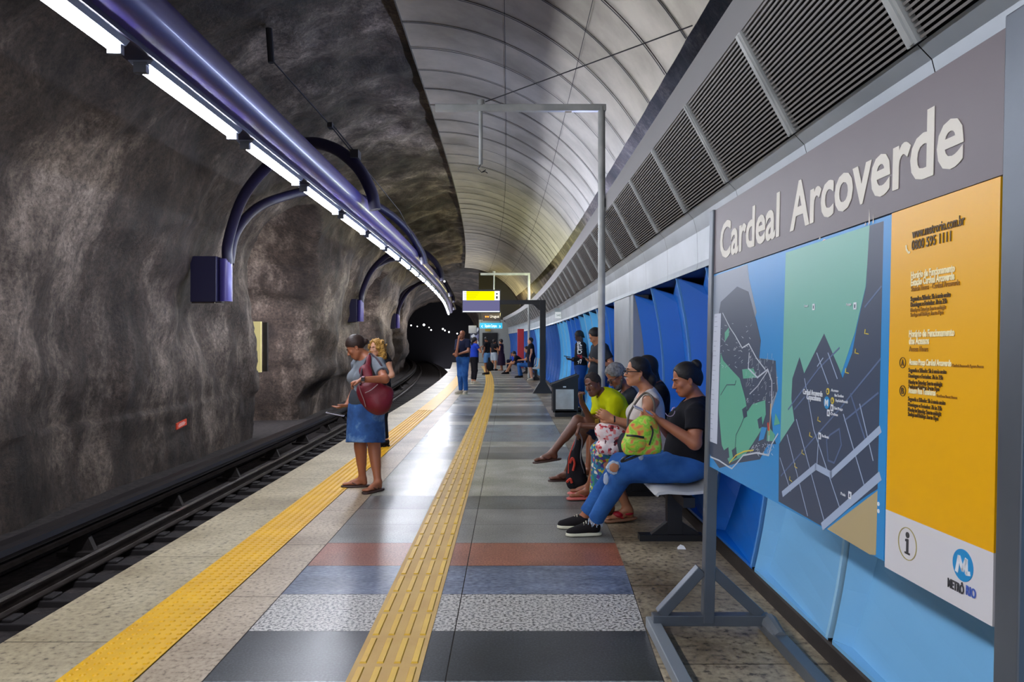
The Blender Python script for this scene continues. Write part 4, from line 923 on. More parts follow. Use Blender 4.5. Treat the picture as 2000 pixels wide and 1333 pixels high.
class Fig:
    """one person: J holds world points; skin is one continuous surface, clothes and hair are its children"""
    def __init__(s, label, foot, sk, res=.009, g=1.0, female=False, hs=1.0, lipc='#7d3f35'):
        s.root = empty('person', foot); tag(s.root, label, 'person'); s.sk = sk; s.res = res; s.g = g; s.fe = female; s.hs = hs; s.B = F(); s.J = {}; s.lip = lipc
    def frame(s):
        J = s.J; r = nrm(J['SR']-J['SL']); u = nrm(J['N']-J['Pv']); f = nrm(u.cross(r)); r = nrm(f.cross(u)); return r, f, u
    def hframe(s):
        f = nrm(s.J['hf']); u0 = nrm(s.J.get('hu', (0, 0, 1))); r = nrm(f.cross(u0)); u = r.cross(f); return r, f, u
    def torso(s, T, o=0, g=None, lower=True, bust=None, belly=1.0):
        J = s.J; g = g or s.g; r, f, u = s.frame(); R = [r, f, u]; L = J['N']-J['Pv']; Pv = J['Pv']; k = .06
        T.ell(Pv+L*.70, ((.158)*g+o, .108*g+o, .17+o), R, k)
        T.ell(Pv+L*.36+f*.005*belly, (.140*g+o, .112*g*belly+o, .16+o), R, k)
        T.ell(Pv+L*.12, (.158*g+o, .122*g*belly+o, .14+o), R, k)
        sh = (.050+.008*(g-1))*1.0+o
        T.cap(J['SL'], J['SR'], sh, sh, .05); T.cap(J['N']-u*.02, J['SL'], .045+o*.8, .045+o, .04); T.cap(J['N']-u*.02, J['SR'], .045+o*.8, .045+o, .04)
        if s.fe:
            bz = bust or .062
            for q in (-1, 1): T.ell(Pv+L*.62+f*(.085*g)+r*q*.07*g, (bz+o, bz*.95+o, bz+o), R, .04)
    def body(s, belly=1.0, bust=None, neck=.050):
        J = s.J; B = s.B; g = s.g; s.belly = belly; s.bust = bust; s.torso(B, 0, bust=bust, belly=belly)
        hr, hf, hu = s.hframe(); H = J['H']; q = s.hs
        B.cap(J['N'], H-hu*.055*q-hf*.012*q, neck*1.06, neck*.92, .03)
        def hp(x, y, z): return H+(hr*x+hf*y+hu*z)*q
        R = [hr, hf, hu]
        B.ell(hp(0, -.012, .035), (.073*q, .092*q, .085*q), R, .02)
        B.ell(hp(0, .028, -.035), (.058*q, .058*q, .078*q), R, .03)
        B.ell(hp(0, .058, -.092), (.026*q, .022*q, .020*q), R, .03)      # chin
        for sgn in (-1, 1):
            B.cap(hp(sgn*.050, -.005, -.055), hp(sgn*.022, .050, -.088), .020*q, .016*q, .03)   # jaw
            B.ell(hp(sgn*.036, .062, -.022), (.020*q, .016*q, .018*q), R, .02)     # cheek
            B.cap(hp(sgn*.012, .084, .022), hp(sgn*.040, .070, .020), .008*q, .007*q, .012)  # brow
            B.ell(hp(sgn*.030, .090, .002), (.016*q, .013*q, .010*q), R, .010, sub=True)    # socket
            B.ell(hp(sgn*.030, .071, .002), (.0135*q, .0125*q, .0125*q), R, .004)
            B.ell(hp(sgn*.074, -.008, -.012), (.007*q, .017*q, .030*q), R, .006)    # ear
            B.ell(hp(sgn*.079, -.004, -.008), (.004*q, .009*q, .016*q), R, .004, sub=True)
            B.ell(hp(sgn*.010, .094, -.034), (.009*q, .009*q, .007*q), R, .006)
        B.cap(hp(0, .082, .010), hp(0, .104, -.028), .007*q, .0105*q, .010)      # nose
        B.ell(hp(0, .080, -.062), (.024*q, .012*q, .013*q), R, .012)
        s.hp = hp; s.HR = R
        B.cap(J['SL'], J['EL'], .048*g, .038*g, .035); B.cap(J['EL'], J['WL'], .038*g, .026*(1+.3*(g-1)), .02)
        B.cap(J['SR'], J['ER'], .048*g, .038*g, .035); B.cap(J['ER'], J['WR'], .038*g, .026*(1+.3*(g-1)), .02)
        for d in ('L', 'R'):
            h, k_, a = J['H'+d], J['K'+d], J['A'+d]
            B.cap(h, k_, .086*g, .056*g, .05); B.cap(k_, a, .052*g, .036, .03)
            rr_ = nrm(a-k_); bk = nrm(J['Pv']-k_); bk = bk-rr_*bk.dot(rr_)
            B.cap(k_+(a-k_)*.15+bk*.012, k_+(a-k_)*.5+bk*.012, .050*g, .040*g, .03)
            td = nrm(J['T'+d]); B.ell(a-td*.02-V(0, 0, .045) if not J.get('free'+d) else a-J['sole'+d]*.045-td*.02, (.030, .030, .030), None, .03)
            so = J.get('sole'+d, V(0, 0, 1)); s0 = a-so*.052
            B.cap(a, a+td*.10-so*.035, .034, .028, .03, (so, .75)); B.cap(s0+td*.05, s0+td*.165, .034, .030, .02, (so, .55))
            sd = nrm(td.cross(so))
            if s.res < .008 and not s.J.get('shod'):
                for i, (w_, l) in enumerate(((-.026, .028), (-.010, .030), (.004, .026), (.016, .021), (.026, .015))):
                    sg_ = 1 if d == 'L' else -1
                    B.cap(s0+td*.165+sd*w_*sg_*-1, s0+td*(.165+l)+sd*w_*sg_*-1, .010 if i else .012, .008 if i else .010, .006)
    def hand(s, d, dr, pn, curl=.5, thumb=1, spread=0, k=.012):
        """dr: along the palm, pn: the way the palm faces, thumb +-1 side"""
        W = s.J['W'+d]; dr = nrm(dr); pn = nrm(pn); pn = nrm(pn-dr*pn.dot(dr)); lt = dr.cross(pn)*thumb; B = s.B; sc = s.hs
        B.cap(W, W+dr*.075*sc, .030*sc, .040*sc, .015, (pn, .42))
        for i, (o, l) in enumerate(((.030, .068), (.010, .078), (-.010, .073), (-.029, .058))):
            p = W+(dr*.078+lt*o)*sc; a = .25*curl; r = .0088*sc
            for q in range(3):
                a += curl*(.35+.25*q); dd = dr*math.cos(a)+pn*math.sin(a)+lt*spread*(o*6); dd.normalize(); L = l*(.45, .32, .25)[q]*sc
                B.cap(p, p+dd*L, r, r*.88, .004 if q else k*.5); p = p+dd*L; r *= .88
        p = W+(dr*.022+lt*.026+pn*.004)*sc; q1 = p+(dr*.030+lt*.026+pn*.012)*sc; q2 = q1+(dr*.030+lt*.004+pn*.010)*sc; B.cap(p, q1, .0125*sc, .0105*sc, .010); B.cap(q1, q2, .0100*sc, .0085*sc, .004)
    def finish(s, eyes=True, closed=False, brow=BROWM):
        s.bodyobj = sdfobj('body', s.B, s.res, s.sk, s.root); hp = s.hp
        if eyes:
            for sgn in (-1, 1):
                f = F(); f.ell(hp(sgn*.030, .0745, .001), (.0115*s.hs, .0105*s.hs, (.0030 if closed else .0062)*s.hs), s.HR, .001); ey = sdfobj('eye', f, .0018 if closed else .0022, EYEK if closed else EYEW, s.root)
                f = F(); f.ell(hp(sgn*.030, .0790, 0), (.0055*s.hs, .0070*s.hs, (.0035 if closed else .0055)*s.hs), s.HR, .001); closed or sdfobj('iris', f, .002, EYEK, ey)
                f = F(); f.cap(hp(sgn*.014, .0915, .024), hp(sgn*.046, .0765, .025), .0038*s.hs, .0028*s.hs, .002); f.cap(hp(sgn*.014, .0905, .024), hp(sgn*.030, .0875, .029), .0038*s.hs, .0036*s.hs, .003); sdfobj('eyebrow', f, .003, brow, s.root)
            f = F(); f.ell(hp(0, .0865, -.0585), (.0215*s.hs, .008*s.hs, .0042*s.hs), s.HR, .002); f.ell(hp(0, .0855, -.0675), (.0185*s.hs, .0085*s.hs, .0052*s.hs), s.HR, .002)
            sdfobj('lips', f, .0025, mat('lips_'+s.lip, s.lip, .4), s.root)
    def hair(s, m, kind='short', th=.012):
        hp = s.hp; R = s.HR; q = s.hs; f = F(); hr, hf, hu = s.hframe()
        f.ell(hp(0, -.016, .040), ((.076+th*.7)*q, (.092+th)*q, (.084+th)*q), R, .01)
        if kind in ('short', 'tight', 'bun', 'pony', 'curlycap'):
            f.cap(hp(0, -.06, -.02), hp(0, -.068, -.05), .045*q, .035*q, .03)
            f.cut(hp(0, .083, .058), (hf*.62-hu*.80)); f.cut(hp(0, .062, 0), hf)
        if kind in ('tight', 'bun', 'pony'): pass
        if kind == 'bun': f.ell(hp(0, -.108, .078), (.044*q, .040*q, .044*q), R, .008); f.ell(hp(0, -.085, .0), (.05*q, .05*q, .06*q), R, .03)
        if kind == 'lowbun': 
            f.cut(hp(0, .083, .058), (hf*.62-hu*.80)); f.ell(hp(0, -.118, -.0), (.032*q, .030*q, .032*q), R, .015); f.cap(hp(0, -.08, 0), hp(0, -.11, 0), .03*q, .02*q, .02)
        if kind == 'pony': f.cap(hp(0, -.09, .01), hp(0, -.13, -.06), .032*q, .040*q, .02); f.cap(hp(0, -.13, -.06), hp(0, -.115, -.16), .040*q, .025*q, .02)
        if kind == 'long':
            f.cut(hp(0, .060, 0), hf)
            for sg_ in (-1, 1): f.cap(hp(sg_*.072, .0, .03), hp(sg_*.090, -.01, -.16), .020*q, .026*q, .03)
            f.cap(hp(0, -.05, .0), hp(0, -.07, -.18), .05*q, .05*q, .03); f.ell(hp(0, .085, -.03), (.062*q, .07*q, .085*q), R, .01, sub=True)
        if kind == 'curly':
            rr = random.Random(5); f.cut(hp(0, .060, .0), hf)
            for sg_ in (-1, 1): f.cap(hp(sg_*.075, -.01, .04), hp(sg_*.105, -.02, -.12), .045*q, .055*q, .03)
            f.cap(hp(0, -.08, .0), hp(0, -.09, -.14), .08*q, .08*q, .03)
            for k in range(46):
                a = rr.uniform(.55, 5.73); z = rr.uniform(-.16, .11); ra_ = .105+.015*math.sin(z*30) if z < .05 else .085
                f.ell(hp(math.sin(a)*ra_, math.cos(a)*ra_-.02, z), (.022*q,)*3, None, .012)
            f.ell(hp(0, .09, -.03), (.056*q, .075*q, .085*q), R, .01, sub=True)
        sdfobj('hair', f, max(.0045, s.res*.8), m, s.root, wrinkle=.003 if kind == 'curlycap' else (.012 if kind == 'curly' else 0), wf=48)
    def shirt(s, m, o=.014, sleeve=.5, hem=.02, neck=.075, name='t_shirt', neckdepth=.035, long=False, wr=.004, loose=0, shoulder=True):
        J = s.J; T = F(); r, f, u = s.frame(); s.torso(T, o+loose*.3, bust=s.bust, belly=s.belly*(1+loose)); h = max(s.res, .006)
        T.cut(J['Pv']-u*hem, -u)
        T.ell(J['N']+f*neckdepth+u*.02, (neck, neck*.9, neck), [r, f, u], .01, sub=True)
        for d in ('L', 'R'):
            S_, E_, W_ = J['S'+d], J['E'+d], J['W'+d]
            if sleeve > 0: T.cap(S_, S_+(E_-S_)*min(sleeve, 1), .050*s.g+o, (.050-.010*sleeve)*s.g+o+.006, .03, None, True)
            if sleeve > 1 or long: T.cap(E_, E_+(W_-E_)*.9, .040*s.g+o, .030+o, .02, None, True)
            if sleeve <= 0: T.cap(S_+(E_-S_)*.08+nrm(S_-J['N'])*.00, S_+(E_-S_)*.9, .062*s.g, .06, .01, None, False, True)
        return sdfobj(name, T, h, m, s.root, wrinkle=wr, wf=11)
    def trousers(s, m, o=.014, frac=1.0, name='trousers', waist=.10, wr=.004, flare=0):
        J = s.J; T = F(); r, f, u = s.frame(); g = s.g; L = J['N']-J['Pv']
        T.ell(J['Pv']+L*.05, (.160*g+o, .126*g*s.belly+o, .14+o), [r, f, u], .05); T.cut(J['Pv']+u*waist, u)
        for d in ('L', 'R'):
            h, k_, a = J['H'+d], J['K'+d], J['A'+d]
            if frac <= .5: T.cap(h, h+(k_-h)*frac*2, .088*g+o, .066*g+o+.012, .05, None, True)
            else:
                T.cap(h, k_, .088*g+o, .060*g+o, .05); e_ = k_+(a-k_)*(frac-.5)*2; T.cap(k_, e_, .056*g+o, .042*g*(1+flare)+o, .03, None, True); T.ell(k_, (.060*g+o,)*3, None, .02)
        return sdfobj(name, T, max(s.res, .006), m, s.root, wrinkle=wr, wf=9)
    def glasses(s):
        hp = s.hp; b = MB()
        for sg_ in (-1, 1):
            c = [hp(sg_*.031+.022*math.cos(a), .098, .001+.015*math.sin(a)) for a in [k*math.pi/8 for k in range(17)]]; b.tube(c, .0034, 6, caps=False)
            b.tube([hp(sg_*.053, .096, .006), hp(sg_*.074, .06, .006), hp(sg_*.078, -.01, .004)], .0036, 5)
        b.tube([hp(-.010, .100, .004), hp(.010, .100, .004)], .002, 5); o = b.build('glasses', BLACKM, s.root)
    def sandal(s, d, sole, strap, thick=.016, lift=None):
        J = s.J; a, td = J['A'+d], nrm(J['T'+d]); so = J.get('sole'+d, V(0, 0, 1)); s0 = a-so*.078; sd = nrm(td.cross(so)); f = F()
        f.cap(s0-td*.04, s0+td*.17, .034, .045, .02, (so, .28)); f.ell(s0+td*.06, (.13, .05, thick*.6), [td, sd, so], .02); sl_ = sdfobj('sandal', f, .005, sole, s.root)
        b = MB(); tp = s0+td*.135+so*.022
        for sg_ in (-1, 1): b.tube([tp, s0+td*.10+sd*sg_*.032+so*.040, s0+td*.055+sd*sg_*.042+so*.018], .006, 6)
        b.build('strap', strap, sl_, smooth=True)
    def shoe(s, d, m, sole, low=True):
        J = s.J; a, td = J['A'+d], nrm(J['T'+d]); so = J.get('sole'+d, V(0, 0, 1)); s0 = a-so*.075; sd = nrm(td.cross(so)); f = F(); h = max(.005, s.res*.7)
        f.ell(s0-td*.012+so*.05, (.047, .042, .058), [td, sd, so], .02); f.cap(s0+td*.01+so*.060, s0+td*.170+so*.020, .048, .040, .03, (so, .95)); f.cut(s0-so*.0, -so); f.cut(a+so*.022, so, None) ; up = sdfobj('shoe', f, h, m, s.root)
        f = F(); f.cap(s0-td*.025+so*.002, s0+td*.168+so*.002, .042, .047, .01, (so, 1.0)); f.ell(s0+td*.06, (.13, .046, .03), [td, sd, so], .01); f.cut(s0+so*.014, so); f.cut(s0-so*.010, -so); sdfobj('sole', f, h*.8, sole, up)
def stand(s, x, y, h, face, gaze=None, lean=(0, 0), shw=.175, legs=.09, toe=12, armL=None, armR=None):
    """face: compass angle of the front, 0 = away from the camera (+Y), 180 = towards it, 90 = right (+X)"""
    a = math.radians(face); f = V(math.sin(a), math.cos(a), 0); r = V(math.cos(a), -math.sin(a), 0); k = h/1.70; J = s.J; O = V(x, y, 0)
    pv = O+V(0, 0, .93*k)+f*lean[0]*.3; nk = O+V(0, 0, 1.44*k)+f*lean[0]; J['Pv'] = pv; J['N'] = nk
    J['SL'] = nk-r*shw*k+V(0, 0, -.045*k); J['SR'] = nk+r*shw*k+V(0, 0, -.045*k); gz = nrm(gaze) if gaze else f; J['hf'] = gz; J['H'] = nk+V(0, 0, .135*k)+f*.02+gz*.01
    for d, sg_ in (('L', -1), ('R', 1)):
        J['H'+d] = pv+r*sg_*.085*k-V(0, 0, .04); J['K'+d] = O+r*sg_*(legs*1.02)+f*.015+V(0, 0, .50*k); J['A'+d] = O+r*sg_*legs-f*.03+V(0, 0, .085); t = math.radians(face+sg_*toe); J['T'+d] = V(math.sin(t), math.cos(t), 0)
        J['E'+d] = J['S'+d]+V(0, 0, -.28*k)+r*sg_*.05; J['W'+d] = J['E'+d]+V(0, 0, -.23*k)+f*.07+r*sg_*.01
    s.f = f; s.r = r; s.k = k; return f, r, k
def phone(p, X, Yv, lb, m=None, s=1.0):
    X = nrm(X); Yv = Vector(Yv); Yv = nrm(Yv-X*Yv.dot(X)); N = X.cross(Yv); r_ = empty('mobile_phone', p); tag(r_, lb, 'phone'); p = Vector(p)
    b = MB(); b.obox(p, X*.074*s, Yv*.036*s, N*.0045); b.build('phone_case', m or BLACKM, r_, bevel=.004)
    b = MB(); b.obox(p+N*.005, X*.070*s, Yv*.033*s, N*.0006); b.build('phone_screen', mat('phone_glass', '#20242c', .08), r_)

# ---- 1. woman at the edge with the red bag
s = Fig('woman in grey top and denim skirt carrying a dark red shoulder bag', P(712, 953, 7.5), SK_BROWN, .0062, 1.08, True, 1.0)
J = s.J; Yw = 7.5
J['N'] = P(716, 697, 7.5); J['Pv'] = P(717, 806, 7.5); J['SL'] = P(738, 711, 7.34); J['SR'] = P(700, 712, 7.66)
J['H'] = P(695, 679, 7.5); J['hf'] = (-.80, -.12, -.50); J['hu'] = (-.4, 0, .9)
J['EL'] = P(752, 741, 7.10); J['WL'] = P(707, 742, 6.98); J['ER'] = P(696, 757, 7.72); J['WR'] = P(678, 791, 7.55)
J['HL'] = P(728, 812, 7.45); J['HR'] = P(703, 812, 7.55); J['KL'] = P(731, 878, 7.45); J['AL'] = P(738, 938, 7.36); J['KR'] = P(704, 874, 7.52); J['AR'] = P(708, 932, 7.56)
J['AL'].z = .088; J['AR'].z = .088; J['TL'] = (-.50, -.85, 0); J['TR'] = (-.98, -.15, 0)
s.body(1.12, .075); s.hand('L', (-1, -.1, -.35), (.2, 0, -1), 1.0, 1); s.hand('R', (-.9, -.1, -.25), (-.1, 0, 1), .35, -1); s.finish(closed=True)
s.hair(HAIRBR, 'lowbun', .010)
s.shirt(TGREY, .014, .62, .03, .075, 'top', .05)
T = F(); r, f, u = s.frame(); T.ell(J['Pv']+V(0, 0, .12)+f*.052, (.158, .132, .19), [r, f, u], .04); T.cut(J['Pv']-u*.03, -u); sdfobj('waistcoat_front', T, .007, fabric('waistcoat', '#3e4249'), s.root, .003)
T = F(); c0 = J['Pv']+V(-.005, 0, .09); c1 = P(714, 864, 7.46); T.cap(c0, c1, .180, .200, .02, None, True); sdfobj('denim_skirt', T, .007, ramp_mat('skirt_denim', 'noise', 3.2, [(.38, '#1f4377'), (.5, '#2d5a96'), (.64, '#86a9cc')], rough=.85, bump=.3), s.root, .005)
s.sandal('L', LEATHER, mat('strap_brown', '#5b3a2b', .5)); s.sandal('R', LEATHER, mat('strap_brown', '#5b3a2b', .5))
b = MB(); wl = P(710, 742, 6.98); b.tube([wl+V(.012, 0, 0), wl+V(-.012, 0, 0)], .034, 14); b.build('watch_band', mat('watch_pink', '#a5808c', .4), s.root, smooth=True); b = MB(); b.obox(wl+V(0, -.034, .005), (.016, 0, 0), (0, .006, 0), (0, 0, .018)); b.build('watch_face', BLACKM, s.root)
phone(P(655, 809, 7.42), (1, .1, -.22), (0, 1, 0), 'pale mobile phone lying flat in the hand of the woman with the red bag', mat('phone_pale', '#b9b7c6', .3), 1.25)
RB = mat('bag_red', '#7e1128', .55, noise=(4, '#64101f', .5), bump=(14, .3, .02)); PIP = mat('bag_piping', '#a58f8f', .5)
r_ = empty('shoulder_bag', P(733, 775, 7.14)); tag(r_, 'large dark red shoulder bag hanging under the arm of the standing woman', 'bag')
f = F(); c = P(733, 775, 7.14); f.ell(c, (.165, .080, .135), None, .04); f.ell(P(718, 762, 7.14), (.11, .07, .09), None, .05); f.ell(P(739, 790, 7.14), (.12, .085, .10), None, .05); f.cap(P(722, 755, 7.14), P(714, 724, 7.20), .07, .05, .04, (V(0, 1, 0), .5)); f.cap(P(714, 724, 7.20), P(721, 697, 7.32), .05, .022, .03, (V(0, 1, 0), .5)); f.cap(P(756, 768, 7.16), P(742, 790, 7.14), .06, .09, .04); sdfobj('bag_body', f, .008, RB, r_, .004, 9)
b = MB(); b.tube(spline([P(700, 750, 7.04), P(704, 765, 7.03), P(711, 783, 7.04), P(714, 795, 7.06)], 12), .004, 6); b.tube(spline([P(713, 768, 7.02), P(725, 762, 7.02), P(738, 751, 7.04)], 12), .004, 6); b.build('zip', PIP, r_)
b = MB(); b.tube(spline([P(704, 752, 7.10), P(707, 722, 7.18), P(718, 700, 7.32), P(722, 692, 7.46), P(728, 694, 7.6)], 20), .012, 8); b.tube(spline([P(757, 765, 7.16), P(748, 722, 7.17), P(736, 701, 7.28), P(726, 692, 7.4)], 20), .010, 8); b.build('bag_strap', mat('strap_dark', '#3b2630', .6), r_, smooth=True)

# ---- 2. blond woman behind
s = Fig('woman with curly blond hair and bare shoulders standing behind the red bag woman', P(742, 872, 10.5), SK_LIGHT, .008, .95, True)
f, r, k = stand(s, (744-CX)*10.5/FPX, 10.5, 1.60, 235, (-.55, -.8, -.05), toe=10)
J = s.J; J['EL'] = P(766, 733, 10.35); J['SL'] = P(757, 708, 10.4); J['SR'] = P(735, 706, 10.6); J['WL'] = P(748, 742, 10.3); J['H'] = P(735, 681, 10.4)
s.body(); s.hand('L', (-1, 0, -.3), (0, 0, -1), .6, 1); s.hand('R', (0, 0, -1), (1, 0, 0), .4, 1); s.finish(); s.hair(HAIRY, 'curly', .020); s.shirt(TBLACK, .010, 0, .03, .11, 'vest', .03); s.trousers(TBLACK, .010, .95, 'leggings'); s.shoe('L', SHOEB, SHOEB); s.shoe('R', SHOEB, SHOEB)

# ---- seated passengers on the long bench
def seated(s, Y, **k):
    for a, v in k.items(): s.J[a] = v
# A: nearest, black tee
s = Fig('seated woman in black t-shirt and ripped jeans holding a phone, nearest on the bench', V(1.2, 5.4, 0), SK_BROWN, .0058, 1.22, True, 1.0, '#9c4b47')
J = s.J; J['shod'] = 1
J['N'] = P(1362, 782, 5.38); J['Pv'] = P(1345, 905, 5.4); J['SL'] = P(1360, 806, 5.16); J['SR'] = P(1345, 803, 5.58)
J['H'] = P(1339, 742, 5.36); J['hf'] = (-.93, -.10, -.28); J['hu'] = (-.2, 0, 1)
J['EL'] = P(1357, 866, 5.08); J['WL'] = P(1290, 823, 5.14); J['ER'] = P(1318, 862, 5.66); J['WR'] = P(1285, 822, 5.40)
J['HL'] = P(1338, 912, 5.30); J['HR'] = P(1336, 908, 5.52); J['KL'] = P(1219, 922, 5.42); J['KR'] = P(1212, 906, 5.72)
J['AL'] = P(1158, 1014, 5.66); J['AR'] = P(1140, 1004, 5.86); J['TL'] = (-.97, -.1, -.06); J['TR'] = (-.97, .1, -.04); J['AL'].z = .09; J['AR'].z = .09
s.body(1.18, .078, .056); s.hand('L', (-1, .25, .35), (.0, .4, 1), .55, -1); s.hand('R', (-1, -.3, .35), (0, .3, 1), .6, 1); s.finish(closed=True)
s.hair(HAIRB, 'bun', .008); s.shirt(TBLACK, .014, .60, .10, .085, 't_shirt', .045)
s.trousers(DENIM, .010, .95, 'ripped_jeans', .06, .004)
for d in 'LR': s.shoe(d, SHOEB, SOLEW)
for d in 'LR':
    a, td = J['A'+d], nrm(J['T'+d]); b = MB(); s0 = a-V(0, 0, .075)
    for q in range(4): c = s0+td*(.055+.018*q)+V(0, 0, .100-.011*q); b.tube([c+V(0, -.026, -.012), c+V(0, 0, .002), c+V(0, .026, -.012)], .004, 5)
    b.build('shoe_lace', SOLEW, s.root)
def patch(name, c, rad, m, s, tilt, seed=1):
    f = F(); rr = random.Random(seed); f.ell(c, rad, tilt, .004)
    for q in range(5): a = rr.uniform(0, 6.28); f.ell(Vector(c)+Vector(tilt[0])*math.cos(a)*rad[0]*.8+Vector(tilt[2])*math.sin(a)*rad[2]*.8, (rad[0]*.3, rad[1]*.8, rad[2]*.3), tilt, .004)
    sdfobj(name, f, .0045, m, s.root)
I3 = [V(1, 0, 0), V(0, 1, 0), V(0, 0, 1)]; FRAY = mat('fray_pale', '#b9c9dc', .9, bump=(90, .8, .01))
patch('frayed_edge', P(1198, 914, 5.36), (.052, .010, .050), FRAY, s, I3); patch('bare_knee', P(1199, 914, 5.345), (.034, .010, .034), SK_TAN, s, I3, 2); patch('frayed_edge', P(1184, 936, 5.42), (.020, .01, .045), FRAY, s, I3, 3); patch('frayed_edge', P(1252, 892, 5.30), (.02, .01, .03), FRAY, s, I3, 4)
b = MB(); rr_ = random.Random(9)
for q in range(36):
    a = 2*math.pi*q/36; c = J['AL']+(J['KL']-J['AL'])*.10+V(.055*math.cos(a), .055*math.sin(a), 0); b.tube([c, c+V(rr_.uniform(-.01, .01), 0, -.03-rr_.random()*.025)], .0028, 4)
b.build('frayed_hem', FRAY, s.root)
b = MB(); c = P(1316, 800, 5.10); ri = mat('print_lilac', '#b8a5c4', .6)
cc = P(1314, 803, 5.24); b.tube([cc+V(.035*math.cos(a)-.02, -.03*0, .04*math.sin(a)) for a in [k*math.pi/8 for k in range(9, 17)]], .003, 5); b.tube([cc+V(-.01, 0, .0), cc+V(.0, 0, .02), cc+V(.015, 0, .025)], .005, 5); b.build('chest_print', ri, s.root)
b = MB(); b.tube([s.hp(-.078, 0, -.044), s.hp(-.080, 0, -.055)], .004, 6); b.build('earring', mat('gold', '#c9a24a', .3, .9), s.root)
phone(P(1256, 802, 5.24), (-1, 0, .45), (0, 1, .2), 'mobile phone in the hands of the woman in the black t-shirt', mat('phone_white', '#c8c4c8', .3))
GB = ramp_mat('bag_lime_print', 'noise', 11, [(.36, '#d9603f'), (.43, '#d8a03a'), (.47, '#a8c83a'), (.52, '#7fbf2f'), (.57, '#a6d84a'), (.64, '#e07a4a')], rough=.7, bump=.4, detail=2)
r_ = empty('small_backpack', P(1254, 855, 5.12)); tag(r_, 'lime green and orange printed small backpack on the lap in ripped jeans', 'bag')
f = F(); f.ell(P(1256, 853, 5.12), (.125, .085, .135), None, .03); f.ell(P(1250, 868, 5.10), (.125, .09, .085), None, .03); f.ell(P(1237, 874, 5.10), (.075, .08, .07), None, .03); f.ell(P(1271, 872, 5.10), (.075, .08, .07), None, .03); f.ell(P(1262, 832, 5.12), (.07, .07, .07), None, .03); f.cut(P(1250, 886, 5.1), (.1, 0, -1)); sdfobj('bag_body', f, .006, GB, r_, .009, 12)
f = F(); f.ell(P(1243, 868, 5.03), (.075, .035, .055), None, .02); sdfobj('front_pocket', f, .006, GB, r_, .003)
b = MB(); b.tube(spline([P(1224, 851, 5.02), P(1240, 852, 4.99), P(1257, 855, 5.02)], 10), .008, 6); b.tube(spline([P(1271, 832, 5.02), P(1275, 845, 5.02), P(1268, 870, 5.02)], 10), .006, 6); b.build('zip', BLACKM, r_); b = MB(); b.tube(spline([P(1245, 884, 5.1), P(1222, 893, 5.06), P(1214, 902, 5.08), P(1232, 896, 5.06), P(1262, 884, 5.08)], 16), .009, 6); b.build('carry_strap', BLACKM, r_)
# B: glasses, white top
s = Fig('seated woman with glasses, white sleeveless top and floral long skirt', V(1.2, 6.1, 0), SK_TAN, .0065, 1.10, True, 1.0, '#9a5548')
J = s.J
J['N'] = P(1265, 763, 6.1); J['Pv'] = P(1270, 888, 6.15); J['SL'] = P(1272, 782, 5.93); J['SR'] = P(1258, 781, 6.3); J['H'] = P(1244, 727, 6.1); J['hf'] = (-.985, -.15, .02)
J['EL'] = P(1252, 834, 5.84); J['WL'] = P(1198, 820, 5.85); J['ER'] = P(1225, 835, 6.4); J['WR'] = P(1195, 822, 6.10)
J['HL'] = P(1262, 897, 6.05); J['HR'] = P(1258, 895, 6.25); J['KL'] = P(1180, 884, 6.08); J['KR'] = P(1172, 880, 6.32); J['AL'] = P(1226, 1000, 6.1); J['AR'] = P(1190, 990, 6.3); J['AL'].z = .105; J['AR'].z = .105; J['TL'] = (-.95, -.2, -.1); J['TR'] = (-.98, .1, -.1)
s.body(1.15, .078); s.hand('L', (-.85, .1, .45), (.1, 1, -.1), .35, 1); s.hand('R', (-.85, -.1, .45), (0, -1, 0), .35, -1); s.finish(); s.hair(HAIRB, 'pony', .008); s.glasses()
s.shirt(TWHITE, .012, 0, .02, .10, 'sleeveless_top', .05)
PM = ramp_mat('skirt_print', 'voronoi', 38, [(.0, '#2c7f9e'), (.2, '#2a5f8a'), (.36, '#d8d3c0'), (.46, '#c4c13a'), (.58, '#37845a'), (.7, '#5a3a8c'), (.82, '#b03050'), (.9, '#1f6f8c')], rough=.8, interp='CONSTANT', bump=0)
T = F(); g = s.g; hem = V(J['KL'].x-.03, 6.15, .14)
T.ell(J['Pv'], (.17, .15, .13), None, .05)
for d, yy in (('L', -.0), ('R', .0)): T.cap(J['H'+d], J['K'+d]+V(.0, 0, .0), .105, .085, .05)
T.cap((J['KL']+J['KR'])/2+V(0, 0, -.02), V((J['KL'].x+J['KR'].x)/2+.0, 6.2, .13), .13, .15, .05, (V(1, 0, 0), .72), True)
sdfobj('long_skirt', T, .008, PM, s.root, .006, 8)
for d in 'LR': s.sandal(d, mat('cork', '#8a6248', .6), REDL)
f = F(); a = J['AL']; td = nrm(J['TL']); f.ell(a+td*.085-V(0, 0, .035), (.045, .045, .03), None, .01); f.ell(a+td*.0-V(0, 0, .035), (.05, .042, .02), None, .01); sdfobj('sandal_band', f, .005, REDL, s.root)
b = MB(); b.tube([J['WL']+V(.012, 0, 0), J['WL']+V(0, 0, 0)], .031, 12); b.build('bracelet', BLACKM, s.root); b = MB(); nn = J['N']; b.tube(spline([nn+V(.0, -.07, .0), nn+V(-.05, -.06, -.04), nn+V(-.11, 0, -.09), nn+V(-.06, .06, -.04)], 14), .006, 6); b.build('necklace', mat('beads', '#b9a58a', .4), s.root)
b = MB(); b.tube([s.hp(-.078, 0, -.044), s.hp(-.080, 0, -.070)], .005, 6); b.build('earring', mat('gold', '#c9a24a', .3, .9), s.root)
